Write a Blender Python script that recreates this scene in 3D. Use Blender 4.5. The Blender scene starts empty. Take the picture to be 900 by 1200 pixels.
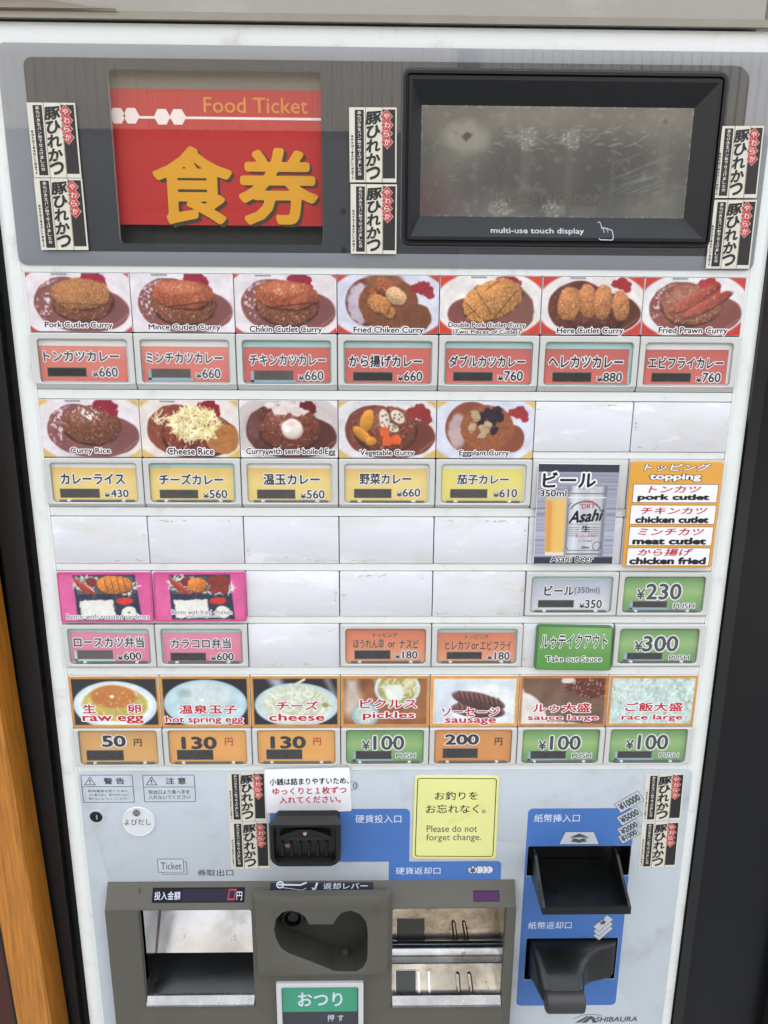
import bpy, math, random
import numpy as np
from mathutils import Vector, Matrix, Euler

# ------------------------------------------------------------------ camera, world, sun, exposure
scene = bpy.context.scene
COL = scene.collection
ZT = 1.55                                   # height of the top of the first picture row above the ground
CAM_ROT = (1.31624, -0.0067, -0.01647)
CAM_LOC = (-0.01118, -0.51277, -0.02319 + ZT)
cd = bpy.data.cameras.new("camera"); cam = bpy.data.objects.new("camera", cd); COL.objects.link(cam)
cam.location = CAM_LOC; cam.rotation_euler = CAM_ROT
cd.sensor_fit = 'VERTICAL'; cd.sensor_height = 36; cd.lens = 27; cd.clip_start = 0.02; cd.clip_end = 500
scene.camera = cam
SUN_EL, SUN_AZ = 38, 20                      # sun stands behind the shop, so the machine is in its shade
world = bpy.data.worlds.new("World"); scene.world = world; world.use_nodes = True
wn = world.node_tree.nodes; sky = wn.new('ShaderNodeTexSky'); sky.sky_type = 'NISHITA'; sky.sun_disc = False
sky.sun_elevation = math.radians(SUN_EL); sky.sun_rotation = math.radians(SUN_AZ); sky.dust_density = 3.0
# broken white cloud added to the unseen sky, to neutralise its blue light
_L = world.node_tree.links.new; _tc = wn.new('ShaderNodeTexCoord'); _mp = wn.new('ShaderNodeMapping'); _mp.inputs['Scale'].default_value = (1, 1, 2.6); _L(_tc.outputs['Generated'], _mp.inputs[0])
_cn = wn.new('ShaderNodeTexNoise'); _cn.inputs['Scale'].default_value = 2.2; _cn.inputs['Detail'].default_value = 7; _L(_mp.outputs[0], _cn.inputs[0])
_cr = wn.new('ShaderNodeMapRange'); _cr.inputs['From Min'].default_value = .36; _cr.inputs['From Max'].default_value = .56; _cr.inputs['To Min'].default_value = .45; _L(_cn.outputs[0], _cr.inputs[0])
_cm = wn.new('ShaderNodeMix'); _cm.data_type = 'RGBA'; _L(_cr.outputs[0], _cm.inputs[0]); _L(sky.outputs[0], _cm.inputs[6]); _cm.inputs[7].default_value = (7.7, 8.1, 8.7, 1)
_L(_cm.outputs[2], wn['Background'].inputs[0]); wn['Background'].inputs[1].default_value = 0.15
sl = bpy.data.lights.new("sun", 'SUN'); sl.energy = 4.2; sl.angle = math.radians(0.6); sl.color = (1, .95, .87)
sun = bpy.data.objects.new("sun", sl); COL.objects.link(sun)
az, el = math.radians(SUN_AZ), math.radians(SUN_EL)
to_sun = Vector((math.sin(az) * math.cos(el), math.cos(az) * math.cos(el), math.sin(el)))
sun.rotation_euler = to_sun.to_track_quat('Z', 'Y').to_euler(); sun.location = (0, 3, 9)
scene.view_settings.view_transform = 'Standard'; scene.view_settings.look = 'None'
scene.view_settings.exposure = 1.3; scene.view_settings.gamma = 1

# ------------------------------------------------------------------ measuring helpers (mm on the machine face)
_R = np.array(Euler(CAM_ROT, 'XYZ').to_matrix()); _C = np.array([CAM_LOC[0], CAM_LOC[1], CAM_LOC[2] - ZT])
def W(px, py, d=0.0):
    """point of the machine face (mm right of its middle, mm above the first row's top), at depth d mm in front of it"""
    v = _R @ np.array([(px - 450) / 900, -(py - 600) / 900, -1.0]); s = (-d / 1000 - _C[1]) / v[1]; q = _C + s * v
    return q[0] * 1000, q[2] * 1000
def RR(l, t, r, b, d=0.0):
    my, mx = (t + b) / 2, (l + r) / 2
    return W(l, my, d)[0], W(mx, b, d)[1], W(r, my, d)[0], W(mx, t, d)[1]      # x0, z0, x1, z1
def V(x, d, z): return (x / 1000, -d / 1000, ZT + z / 1000)

GAIN = 0.86
def lin(c):
    c = np.asarray(c, float) / 255
    return np.where(c <= .04045, c / 12.92, ((c + .055) / 1.055) ** 2.4)
def alb(*c): return tuple(float(x) for x in np.clip(lin(c) * GAIN, 0.002, .88))

# ------------------------------------------------------------------ materials
MATS = {}
def mat(name, rgb, rough=.5, metal=0., var=.05, scale=40., bump=0., bscale=300., spec=.5, coat=0., emit=None, stretch=None, dirt=None, objrand=False):
    if name in MATS: return MATS[name]
    m = bpy.data.materials.new(name); m.use_nodes = True; nt = m.node_tree; b = nt.nodes['Principled BSDF']; L = nt.links.new
    b.inputs['Roughness'].default_value = rough; b.inputs['Metallic'].default_value = metal
    b.inputs['Specular IOR Level'].default_value = spec; b.inputs['Coat Weight'].default_value = coat; b.inputs['Coat Roughness'].default_value = .08
    tc = nt.nodes.new('ShaderNodeTexCoord'); vec = tc.outputs['Object']
    if stretch or objrand:
        mp = nt.nodes.new('ShaderNodeMapping'); L(vec, mp.inputs[0]); mp.inputs['Scale'].default_value = stretch or (1, 1, 1)
        if objrand:
            oi = nt.nodes.new('ShaderNodeObjectInfo'); cx = nt.nodes.new('ShaderNodeVectorMath'); cx.operation = 'SCALE'
            cx.inputs[0].default_value = (3.1, 7.7, 5.3); L(oi.outputs['Random'], cx.inputs['Scale']); L(cx.outputs[0], mp.inputs['Location'])
        vec = mp.outputs[0]
    n = nt.nodes.new('ShaderNodeTexNoise'); n.inputs['Scale'].default_value = scale; n.inputs['Detail'].default_value = 5; L(vec, n.inputs[0])
    mr = nt.nodes.new('ShaderNodeMapRange'); L(n.outputs[0], mr.inputs[0]); mr.inputs['From Min'].default_value = .3; mr.inputs['From Max'].default_value = .7
    mr.inputs['To Min'].default_value = 1 - var; mr.inputs['To Max'].default_value = 1 + var * .6
    mx = nt.nodes.new('ShaderNodeMix'); mx.data_type = 'RGBA'; mx.blend_type = 'MULTIPLY'; mx.inputs[0].default_value = 1
    mx.inputs[6].default_value = (*rgb, 1); L(mr.outputs[0], mx.inputs[7]); out = mx.outputs[2]
    if dirt:                                            # dirt: (rgb, noise scale, threshold, softness)
        for k, (drgb, dsc, th, soft) in enumerate(dirt):
            n2 = nt.nodes.new('ShaderNodeTexNoise'); n2.inputs['Scale'].default_value = dsc; n2.inputs['Detail'].default_value = 8; n2.inputs['Roughness'].default_value = .65
            ad = nt.nodes.new('ShaderNodeVectorMath'); ad.inputs[1].default_value = (k * 4.3, 1.7 * k, 9.1); L(vec, ad.inputs[0]); L(ad.outputs[0], n2.inputs[0])
            r2 = nt.nodes.new('ShaderNodeMapRange'); L(n2.outputs[0], r2.inputs[0]); r2.inputs['From Min'].default_value = th; r2.inputs['From Max'].default_value = th + soft
            m2 = nt.nodes.new('ShaderNodeMix'); m2.data_type = 'RGBA'; L(r2.outputs[0], m2.inputs[0]); L(out, m2.inputs[6]); m2.inputs[7].default_value = (*drgb, 1); out = m2.outputs[2]
    L(out, b.inputs['Base Color'])
    rr = nt.nodes.new('ShaderNodeMapRange'); L(n.outputs[0], rr.inputs[0]); rr.inputs['To Min'].default_value = max(0, rough - .08); rr.inputs['To Max'].default_value = min(1, rough + .1); L(rr.outputs[0], b.inputs['Roughness'])
    if bump:
        n3 = nt.nodes.new('ShaderNodeTexNoise'); n3.inputs['Scale'].default_value = bscale; n3.inputs['Detail'].default_value = 4; L(vec, n3.inputs[0])
        bp = nt.nodes.new('ShaderNodeBump'); bp.inputs['Strength'].default_value = bump; bp.inputs['Distance'].default_value = .0006; L(n3.outputs[0], bp.inputs['Height']); L(bp.outputs[0], b.inputs['Normal'])
    if emit:
        b.inputs['Emission Color'].default_value = (*emit[0], 1); b.inputs['Emission Strength'].default_value = emit[1]
    MATS[name] = m; return m
def print_mat(name, rough=.4, coat=.25):
    m = bpy.data.materials.new(name); m.use_nodes = True; nt = m.node_tree; b = nt.nodes['Principled BSDF']
    a = nt.nodes.new('ShaderNodeAttribute'); a.attribute_name = 'print'
    n = nt.nodes.new('ShaderNodeTexNoise'); n.inputs['Scale'].default_value = 900; mr = nt.nodes.new('ShaderNodeMapRange'); nt.links.new(n.outputs[0], mr.inputs[0])
    mr.inputs['To Min'].default_value = .9; mr.inputs['To Max'].default_value = 1.1
    mx = nt.nodes.new('ShaderNodeMix'); mx.data_type = 'RGBA'; mx.blend_type = 'MULTIPLY'; mx.inputs[0].default_value = 1
    nt.links.new(a.outputs[0], mx.inputs[6]); nt.links.new(mr.outputs[0], mx.inputs[7]); nt.links.new(mx.outputs[2], b.inputs['Base Color'])
    b.inputs['Roughness'].default_value = rough; b.inputs['Coat Weight'].default_value = coat; b.inputs['Coat Roughness'].default_value = .1
    MATS[name] = m; return m
def clear_mat(name, tint=(.97, .98, .98), rough=.02, ior=1.5, scratch=0., boost=1., milk=0.):
    m = bpy.data.materials.new(name); m.use_nodes = True; nt = m.node_tree; nt.nodes.clear(); L = nt.links.new
    o = nt.nodes.new('ShaderNodeOutputMaterial'); mi = nt.nodes.new('ShaderNodeMixShader'); tr = nt.nodes.new('ShaderNodeBsdfTransparent'); gl = nt.nodes.new('ShaderNodeBsdfGlossy')
    fr = nt.nodes.new('ShaderNodeFresnel'); gm = nt.nodes.new('ShaderNodeNewGeometry'); im = nt.nodes.new('ShaderNodeMapRange'); im.inputs['To Min'].default_value = ior; im.inputs['To Max'].default_value = 1 / ior; L(gm.outputs['Backfacing'], im.inputs[0]); L(im.outputs[0], fr.inputs[0]); tr.inputs[0].default_value = (*tint, 1); gl.inputs['Roughness'].default_value = rough
    mu = nt.nodes.new('ShaderNodeMath'); mu.operation = 'MULTIPLY'; mu.inputs[1].default_value = boost; mu.use_clamp = True; L(fr.outputs[0], mu.inputs[0])
    L(mu.outputs[0], mi.inputs[0]); L(tr.outputs[0], mi.inputs[1]); L(gl.outputs[0], mi.inputs[2]); L(mi.outputs[0], o.inputs[0])
    if milk:
        df = nt.nodes.new('ShaderNodeBsdfDiffuse'); df.inputs[0].default_value = (.8, .8, .8, 1); m2 = nt.nodes.new('ShaderNodeMixShader'); m2.inputs[0].default_value = milk
        L(mi.outputs[0], m2.inputs[1]); L(df.outputs[0], m2.inputs[2]); L(m2.outputs[0], o.inputs[0])
    if scratch:
        tc = nt.nodes.new('ShaderNodeTexCoord'); n = nt.nodes.new('ShaderNodeTexNoise'); n.inputs['Scale'].default_value = 60; L(tc.outputs['Object'], n.inputs[0])
        bp = nt.nodes.new('ShaderNodeBump'); bp.inputs['Strength'].default_value = scratch; bp.inputs['Distance'].default_value = .0004; L(n.outputs[0], bp.inputs['Height']); L(bp.outputs[0], gl.inputs['Normal'])
    MATS[name] = m; return m

SOOT = alb(120, 112, 98)
M_body = mat('white_enamel', alb(226, 230, 228), .32, var=.03, scale=9, bump=.12, bscale=500, dirt=[(alb(196, 196, 188), 40, .56, .2), (alb(96, 90, 80), 240, .765, .02)])
M_rail = M_body
M_tile = mat('blank_tile_plastic', alb(218, 220, 226), .45, var=.07, scale=14, stretch=(1, 1, 3), objrand=True, bump=.25, bscale=60, dirt=[(alb(205, 203, 198), 14, .5, .25), (alb(196, 188, 166), 110, .67, .05), (alb(236, 236, 240), 20, .56, .1)])
M_bezel = mat('button_grey_plastic', alb(200, 201, 198), .45, var=.05, scale=30, bump=.15, bscale=700, objrand=True, dirt=[(alb(150, 146, 136), 160, .68, .06)])
M_panel = mat('pale_blue_grey_panel', alb(188, 196, 204), .42, var=.04, scale=8, bump=.1, bscale=500, dirt=[(alb(172, 178, 184), 20, .54, .15), (alb(140, 142, 142), 70, .70, .04), (alb(104, 104, 100), 210, .755, .02)])
M_blue = mat('blue_print', alb(66, 112, 182), .45, var=.06, scale=20, dirt=[(alb(52, 84, 140), 40, .66, .1)])
M_slate = mat('slate_backprint', alb(50, 56, 62), .35, var=.04, scale=10, dirt=[(alb(96, 100, 106), 60, .68, .1)])
M_palegrey = mat('pale_grey_backprint', alb(134, 139, 144), .35, var=.03, scale=8)
M_dark = mat('black_gap', alb(22, 22, 24), .7, var=.2)
M_dgap = mat('dark_groove', alb(96, 94, 90), .7, var=.3, scale=200)
M_lcdbez = mat('charcoal_plastic', alb(17, 19, 23), .42, spec=.35, var=.1, scale=60, bump=.1, bscale=900)
M_black = mat('black_plastic', alb(15, 16, 15), .3, spec=.4, var=.15, scale=60, bump=.15, bscale=700, dirt=[(alb(60, 58, 54), 120, .70, .05)])
M_taupe = mat('taupe_console_plastic', alb(88, 86, 79), .55, spec=.35, var=.06, scale=14, bump=.25, bscale=900, dirt=[(alb(78, 74, 62), 30, .62, .08)])
M_steel = mat('worn_steel', (.37, .38, .39), .2, 1., var=.3, scale=30, bump=.9, bscale=26, dirt=[((.20, .19, .18), 13, .5, .16), ((.16, .13, .10), 90, .62, .06)])
M_steelg = mat('golden_steel', (.40, .38, .33), .24, 1., var=.4, scale=24, bump=1., bscale=34, dirt=[((.20, .18, .15), 16, .48, .14), ((.10, .08, .06), 80, .63, .05)])
M_chrome = mat('bright_metal', (.6, .6, .61), .25, 1., var=.2, scale=60, bump=.3, bscale=200)
M_white = mat('white_print', alb(238, 238, 240), .5, var=.02)
M_ink = mat('black_ink', alb(13, 13, 16), .45, var=.1)
M_grey_ink = mat('grey_ink', alb(74, 78, 82), .5, var=.1)
M_red_ink = mat('red_ink', alb(190, 38, 52), .5, var=.05)
M_pale_ink = mat('pale_blue_ink', alb(206, 216, 232), .5, var=.03)
M_faded = mat('faded_dark_ink', alb(70, 66, 66), .5, var=.1)
M_lamp = mat('unlit_lamp_window', alb(12, 11, 11), .25, var=.1)
M_lampf = mat('lamp_window_faded', alb(84, 76, 72), .3, var=.25, scale=120)
M_lampfr = mat('lamp_surround', alb(150, 175, 185), .4, var=.1)
M_sage = mat('pale_turquoise_card', alb(178, 214, 212), .5, var=.1, scale=60)
M_sticker = mat('aged_sticker_paper', alb(214, 210, 196), .55, var=.06, scale=120, dirt=[(alb(170, 160, 138), 160, .64, .05)])
M_stick_line = mat('sticker_fold_line', alb(156, 146, 124), .6, var=.15, scale=200)
M_stick_blk = mat('sticker_black', alb(28, 28, 30), .5, var=.15, dirt=[(alb(200, 196, 186), 420, .70, .02)])
M_stick_red = mat('sticker_red', alb(196, 60, 66), .5, var=.08)
M_cover = clear_mat('clear_button_cover', (.995, .995, .995), scratch=.25, milk=.03)
M_glass = clear_mat('front_glass', (.97, .975, .98), .012, 1.5, boost=1.0)
M_edge = mat('greenish_clear_edge', alb(150, 178, 166), .15, var=.1)
M_print = print_mat('printed_card')
M_print2 = print_mat('printed_paper', .55, .08)
M_led = mat('red_led_segment', alb(120, 20, 40), .4, emit=((.9, .03, .09), .09))
M_purple = mat('purple_lens', alb(78, 34, 88), .45, var=.12, spec=.2)
M_green = mat('green_change_label', alb(58, 150, 118), .4, var=.05, coat=.3)
M_yellow = mat('yellow_card', alb(226, 228, 150), .5, var=.05, scale=16, dirt=[(alb(206, 206, 110), 22, .56, .15), (alb(238, 238, 215), 60, .70, .02)])
M_brown = mat('dirt_brown', alb(120, 84, 54), .8, var=.3)
M_gluey = mat('old_glue_residue', alb(196, 184, 150), .75, var=.15, scale=300)

# ------------------------------------------------------------------ objects
def link(o, parent=None):
    COL.objects.link(o)
    if parent is not None:
        o.parent = parent; o.matrix_parent_inverse = Matrix.Translation(-ABS[parent.name])
    return o
ABS = {}
def empty(name, x, d, z, label, cat, group=None):
    o = bpy.data.objects.new(name, None); o.empty_display_size = .05; COL.objects.link(o)
    v = Vector(V(x, d, z)); o.location = v; ABS[o.name] = v; o['label'] = label; o['category'] = cat
    if group: o['group'] = group
    return o
def tag(o, label=None, cat=None, group=None, kind=None):
    for k, v in (('label', label), ('category', cat), ('group', group), ('kind', kind)):
        if v: o[k] = v
    return o
def objm(name, me, mats, parent=None, org=None, smooth=False):
    """links a mesh given in world metres, moves its origin to its middle"""
    n = len(me.vertices); a = np.empty(n * 3, np.float64); me.vertices.foreach_get('co', a); a = a.reshape(-1, 3)
    c = (a.min(0) + a.max(0)) / 2 if org is None else np.array(org); me.vertices.foreach_set('co', (a - c).astype(np.float32).ravel()); me.update()

    for m in (mats if isinstance(mats, (list, tuple)) else [mats]): me.materials.append(m)
    if smooth: me.shade_smooth() if hasattr(me, 'shade_smooth') else None
    o = bpy.data.objects.new(name, me)
    v = Vector(c)
    if parent is None: COL.objects.link(o); o.location = v
    else:
        pa = ABS[parent.name]; COL.objects.link(o); o.parent = parent; o.location = v - pa
    ABS[o.name] = v
    return o
class MB:
    """collects faces in mm machine coordinates (x, d, z)"""
    def __init__(s): s.v = []; s.f = []; s.m = []; s.n = 0
    def add(s, vs, fs, m=0):
        vs = np.asarray(vs, float).reshape(-1, 3); s.v.append(vs); k = s.n
        s.f += [tuple(k + i for i in f) for f in fs]; s.m += [m] * len(fs); s.n += len(vs)
    def box(s, x0, x1, d0, d1, z0, z1, m=0):
        s.add([(x0, d0, z0), (x1, d0, z0), (x1, d1, z0), (x0, d1, z0), (x0, d0, z1), (x1, d0, z1), (x1, d1, z1), (x0, d1, z1)],
              [(0, 1, 2, 3), (7, 6, 5, 4), (0, 4, 5, 1), (1, 5, 6, 2), (2, 6, 7, 3), (3, 7, 4, 0)], m)
    def flat(s, loop, d, m=0):                      # loop counter-clockwise seen from the front
        s.add([(x, d, z) for x, z in loop], [tuple(range(len(loop)))], m)
    def rect(s, x0, z0, x1, z1, d, m=0): s.flat([(x0, z0), (x1, z0), (x1, z1), (x0, z1)], d, m)
    def ring(s, a, b, d, m=0):                      # between two loops of equal count, outer a, inner b
        n = len(a); s.add([(x, d, z) for x, z in a] + [(x, d, z) for x, z in b], [(i, (i + 1) % n, n + (i + 1) % n, n + i) for i in range(n)], m)
    def loft(s, rings, m=0, cap0=False, cap1=False):  # rings: list of lists of (x,d,z)
        n = len(rings[0]); vs = [p for r in rings for p in r]
        fs = [(j * n + i, j * n + (i + 1) % n, (j + 1) * n + (i + 1) % n, (j + 1) * n + i) for j in range(len(rings) - 1) for i in range(n)]
        if cap0: fs.append(tuple(range(n))[::-1])
        if cap1: fs.append(tuple((len(rings) - 1) * n + i for i in range(n)))
        s.add(vs, fs, m)
    def mesh(s, name):
        me = bpy.data.meshes.new(name); v = np.concatenate(s.v) if s.v else np.zeros((0, 3))
        w = np.stack([v[:, 0] / 1000, -v[:, 1] / 1000, ZT + v[:, 2] / 1000], 1)
        me.from_pydata(w.tolist(), [], s.f); me.polygons.foreach_set('material_index', s.m); me.update(); return me
    def build(s, name, mats, parent=None, fix=False, smooth=False):
        me = s.mesh(name)
        if fix:
            import bmesh
            bm = bmesh.new(); bm.from_mesh(me); bmesh.ops.remove_doubles(bm, verts=bm.verts, dist=1e-7); bmesh.ops.recalc_face_normals(bm, faces=bm.faces); bm.to_mesh(me); bm.free()
        o = objm(name, me, mats, parent)
        if smooth:
            me.polygons.foreach_set('use_smooth', [True] * len(me.polygons)); me.set_sharp_from_angle(angle=math.radians(35))
        return o
def rr(x0, z0, x1, z1, r, n=5):
    if not isinstance(r, (tuple, list)): r = (r,) * 4      # bottom-left, bottom-right, top-right, top-left
    out = []
    for (cx, cz, q), a0 in zip([(x0 + r[0], z0 + r[0], r[0]), (x1 - r[1], z0 + r[1], r[1]), (x1 - r[2], z1 - r[2], r[2]), (x0 + r[3], z1 - r[3], r[3])], (180, 270, 0, 90)):
        for k in range(n + 1):
            a = math.radians(a0 + 90 * k / n); out.append((cx + q * math.cos(a), cz + q * math.sin(a)))
    return out
def circ(cx, cz, rx, rz=None, n=24, a0=0):
    rz = rz or rx; return [(cx + rx * math.cos(a0 + 2 * math.pi * k / n), cz + rz * math.sin(a0 + 2 * math.pi * k / n)) for k in range(n)]
def _clean(lp):
    out = []
    for p in lp:
        if not out or math.hypot(p[0] - out[-1][0], p[1] - out[-1][1]) > .02: out.append((float(p[0]), float(p[1])))
    if math.hypot(out[0][0] - out[-1][0], out[0][1] - out[-1][1]) < .02: out.pop()
    a = sum(out[i - 1][0] * out[i][1] - out[i][0] * out[i - 1][1] for i in range(len(out))); return out if a > 0 else out[::-1]
def _inset(lp, k):                                  # moves a counter-clockwise loop inward by k (negative: outward)
    n = len(lp); out = []
    for i in range(n):
        (ax, ay), (bx, by), (cx, cy) = lp[i - 1], lp[i], lp[(i + 1) % n]
        u = np.array([bx - ax, by - ay]); v = np.array([cx - bx, cy - by]); u /= np.hypot(*u); v /= np.hypot(*v); nn = np.array([-u[1] - v[1], u[0] + v[0]]); q = nn @ nn
        nn = nn * 2 / q if q > .5 else nn / (math.sqrt(q) or 1); out.append((bx + nn[0] * k, by + nn[1] * k))
    return out
def _inside(pt, lp):
    c = False; x, y = pt
    for i in range(len(lp)):
        (x0, y0), (x1, y1) = lp[i - 1], lp[i]
        if (y0 > y) != (y1 > y) and x < (x1 - x0) * (y - y0) / (y1 - y0) + x0: c = not c
    return c
def plate(name, loops, front, th, bev, mats, parent=None):
    """a flat plate with holes; its front face at depth `front`, rounded rim `bev`"""
    from mathutils.geometry import delaunay_2d_cdt
    mb = MB(); L0 = [_clean(l) for l in loops]; sg = [1] + [-1] * (len(L0) - 1)
    L1 = [_inset(l, bev * s) for l, s in zip(L0, sg)] if bev else L0
    vs, ed = [], []
    for l in L1:
        k = len(vs); vs += [Vector(p) for p in l]; ed += [(k + i, k + (i + 1) % len(l)) for i in range(len(l))]
    r = delaunay_2d_cdt(vs, ed, [], 0, 1e-6); V2, F2 = r[0], r[2]; keep = []
    for f in F2:
        c = sum((V2[i] for i in f), Vector((0, 0))) / len(f)
        if _inside(c, L1[0]) and not any(_inside(c, h) for h in L1[1:]): keep.append(tuple(f))
    mb.add([(v.x, front, v.y) for v in V2], keep)
    for l0, l1, s in zip(L0, L1, sg):
        l05 = _inset(l0, bev * .3 * s) if bev else l0
        R_ = [[(x, front - th, z) for x, z in l0]] + ([[(x, front - bev, z) for x, z in l0], [(x, front - .3 * bev, z) for x, z in l05]] if bev else []) + [[(x, front, z) for x, z in l1]]
        if s < 0: R_ = [q[::-1] for q in R_]
        mb.loft(R_)
    me = mb.mesh(name)
    import bmesh
    bm = bmesh.new(); bm.from_mesh(me); bmesh.ops.remove_doubles(bm, verts=bm.verts, dist=2e-6); bm.to_mesh(me); bm.free()
    o = objm(name, me, mats, parent)
    me.polygons.foreach_set('use_smooth', [True] * len(me.polygons)); me.set_sharp_from_angle(angle=math.radians(30))
    return o

# ------------------------------------------------------------------ lettering: glyph outlines of the built-in font, fattened and re-traced
_GC = {}
def glyph_field(body, res, maxr):
    key = (body, res)
    if key in _GC and _GC[key][4] >= maxr: return _GC[key]
    c = bpy.data.curves.new('t', 'FONT'); c.body = body; c.size = 1; c.resolution_u = 3
    o = bpy.data.objects.new('t', c); me = bpy.data.meshes.new_from_object(o); bpy.data.objects.remove(o); bpy.data.curves.remove(c)
    me.calc_loop_triangles(); n = len(me.vertices); a = np.empty(n * 3, np.float32); me.vertices.foreach_get('co', a); P = a.reshape(-1, 3)[:, :2].astype(float)
    t = np.empty(len(me.loop_triangles) * 3, np.int32); me.loop_triangles.foreach_get('vertices', t); T3 = P[t.reshape(-1, 3)]; bpy.data.meshes.remove(me)
    lo, hi = P.min(0), P.max(0); pad = maxr + 2; ss = 3
    Wd, Hd = int(math.ceil((hi[0] - lo[0]) * res)) + 2 * pad, int(math.ceil((hi[1] - lo[1]) * res)) + 2 * pad
    hit = np.zeros((Hd * ss, Wd * ss), bool); q = (T3 - lo) * res + pad
    q = q * ss - .5
    for tri in q:
        (x0, y0), (x1, y1), (x2, y2) = tri
        ar = (x1 - x0) * (y2 - y0) - (x2 - x0) * (y1 - y0)
        if abs(ar) < 1e-9: continue
        ax, bx = int(math.ceil(min(x0, x1, x2))), int(math.floor(max(x0, x1, x2))); ay, by = int(math.ceil(min(y0, y1, y2))), int(math.floor(max(y0, y1, y2)))
        if bx < ax or by < ay: continue
        X = np.arange(ax, bx + 1)[None, :]; Y = np.arange(ay, by + 1)[:, None]; s = 1 if ar > 0 else -1
        e0 = s * ((x1 - x0) * (Y - y0) - (y1 - y0) * (X - x0)) >= -1e-6; e1 = s * ((x2 - x1) * (Y - y1) - (y2 - y1) * (X - x1)) >= -1e-6; e2 = s * ((x0 - x2) * (Y - y2) - (y0 - y2) * (X - x2)) >= -1e-6
        hit[ay:by + 1, ax:bx + 1] |= e0 & e1 & e2
    cov = hit.reshape(Hd, ss, Wd, ss).mean((1, 3)); D = np.where(cov > 0, .5 - cov, 99.)
    base = D.copy(); R_ = maxr
    for dy in range(-R_, R_ + 1):
        for dx in range(-R_, R_ + 1):
            ds = math.hypot(dx, dy)
            if ds == 0 or ds > R_ + .5: continue
            ys, yd = (slice(0, Hd - dy), slice(dy, Hd)) if dy >= 0 else (slice(-dy, Hd), slice(0, Hd + dy))
            xs, xd = (slice(0, Wd - dx), slice(dx, Wd)) if dx >= 0 else (slice(-dx, Wd), slice(0, Wd + dx))
            np.minimum(D[yd, xd], base[ys, xs] + ds, out=D[yd, xd])
    _GC[key] = (D, pad, lo, hi, maxr); return _GC[key]
_TAB = {}
for case in range(1, 15):
    cs = [(0, 0), (1, 0), (1, 1), (0, 1)]; ins = [bool(case >> k & 1) for k in range(4)]; poly = []
    for k in range(4):
        if ins[k]: poly.append(('c', k))
        if ins[k] != ins[(k + 1) % 4]: poly.append(('e', k))
    _TAB[case] = poly
def trace(G):
    """marching squares of G > 0 -> vertices (n,2) and faces"""
    I = G > 0; H, Wd = I.shape
    case = I[:-1, :-1] * 1 + I[:-1, 1:] * 2 + I[1:, 1:] * 4 + I[1:, :-1] * 8
    vs, fs, n = [], [], 0; g = [G[:-1, :-1], G[:-1, 1:], G[1:, 1:], G[1:, :-1]]; cs = [(0, 0), (1, 0), (1, 1), (0, 1)]
    for k, poly in _TAB.items():
        yy, xx = np.nonzero(case == k)
        if not len(yy): continue
        pts = []
        for kind, c in poly:
            if kind == 'c': pts.append(np.stack([xx + cs[c][0], yy + cs[c][1]], 1).astype(float))
            else:
                c2 = (c + 1) % 4; a, b = g[c][yy, xx], g[c2][yy, xx]; t = np.clip(a / (a - b + 1e-12), .02, .98)
                pts.append(np.stack([xx + cs[c][0] + t * (cs[c2][0] - cs[c][0]), yy + cs[c][1] + t * (cs[c2][1] - cs[c][1])], 1))
        m = len(pts); vs.append(np.stack(pts, 1).reshape(-1, 2)); fs += [tuple(range(n + i * m, n + i * m + m)) for i in range(len(yy))]; n += m * len(yy)
    full = case == 15; live = {}; rects = []
    for y in range(H):
        runs = set()
        if y < H - 1:
            r = np.flatnonzero(np.diff(np.concatenate([[0], full[y].astype(int), [0]])))
            runs = {(int(a), int(b)) for a, b in zip(r[::2], r[1::2])}
        for k in [k for k in live if k not in runs]: rects.append((k[0], live.pop(k), k[1], y))
        for k in runs:
            if k not in live: live[k] = y
    if rects:
        R_ = np.array(rects, float); q = np.stack([R_[:, [0, 1]], R_[:, [2, 1]], R_[:, [2, 3]], R_[:, [0, 3]]], 1).reshape(-1, 2); vs.append(q)
        fs += [tuple(range(n + 4 * i, n + 4 * i + 4)) for i in range(len(rects))]
    return np.concatenate(vs), fs
def text_box(mb, body, x0, z0, x1, z1, d, m, bold=.0, out=None, res=26, slant=0., rise=0., rot=0., only_out=False):
    """fits the ink of `body` to the box; bold and out[1] in em; out=(material index, extra width)"""
    mr = max(1, int(math.ceil((max(bold, 0) + (out[1] if out else 0)) * res)) + 1)
    D, pad, lo, hi, _ = glyph_field(body, res, mr)
    b = bold * res; w, h = (hi - lo) * res + 2 * b; cx, cz = (x0 + x1) / 2, (z0 + z1) / 2
    for (r, mi, dd) in ([(b + out[1] * res, out[0], d)] if out else []) + ([] if only_out else [(b, m, d + .06)]):
        v, f = trace(r - D); u = (v[:, 0] + .5 - pad + b) / w; t = (v[:, 1] + .5 - pad + b) / h
        X = x0 + u * (x1 - x0); Z = z0 + t * (z1 - z0); X = X + slant * (Z - cz); Z = Z + rise * (X - cx)
        if rot:
            X, Z = cx + (X - cx) * math.cos(rot) - (Z - cz) * math.sin(rot), cz + (X - cx) * math.sin(rot) + (Z - cz) * math.cos(rot)
        mb.add(np.stack([X, np.full(len(X), dd), Z], 1), f, mi)
def TP(mb, body, px, d, m=0, **kw):
    x0, z0, x1, z1 = RR(*px, d); text_box(mb, body, x0, z0, x1, z1, d, m, **kw)

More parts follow.
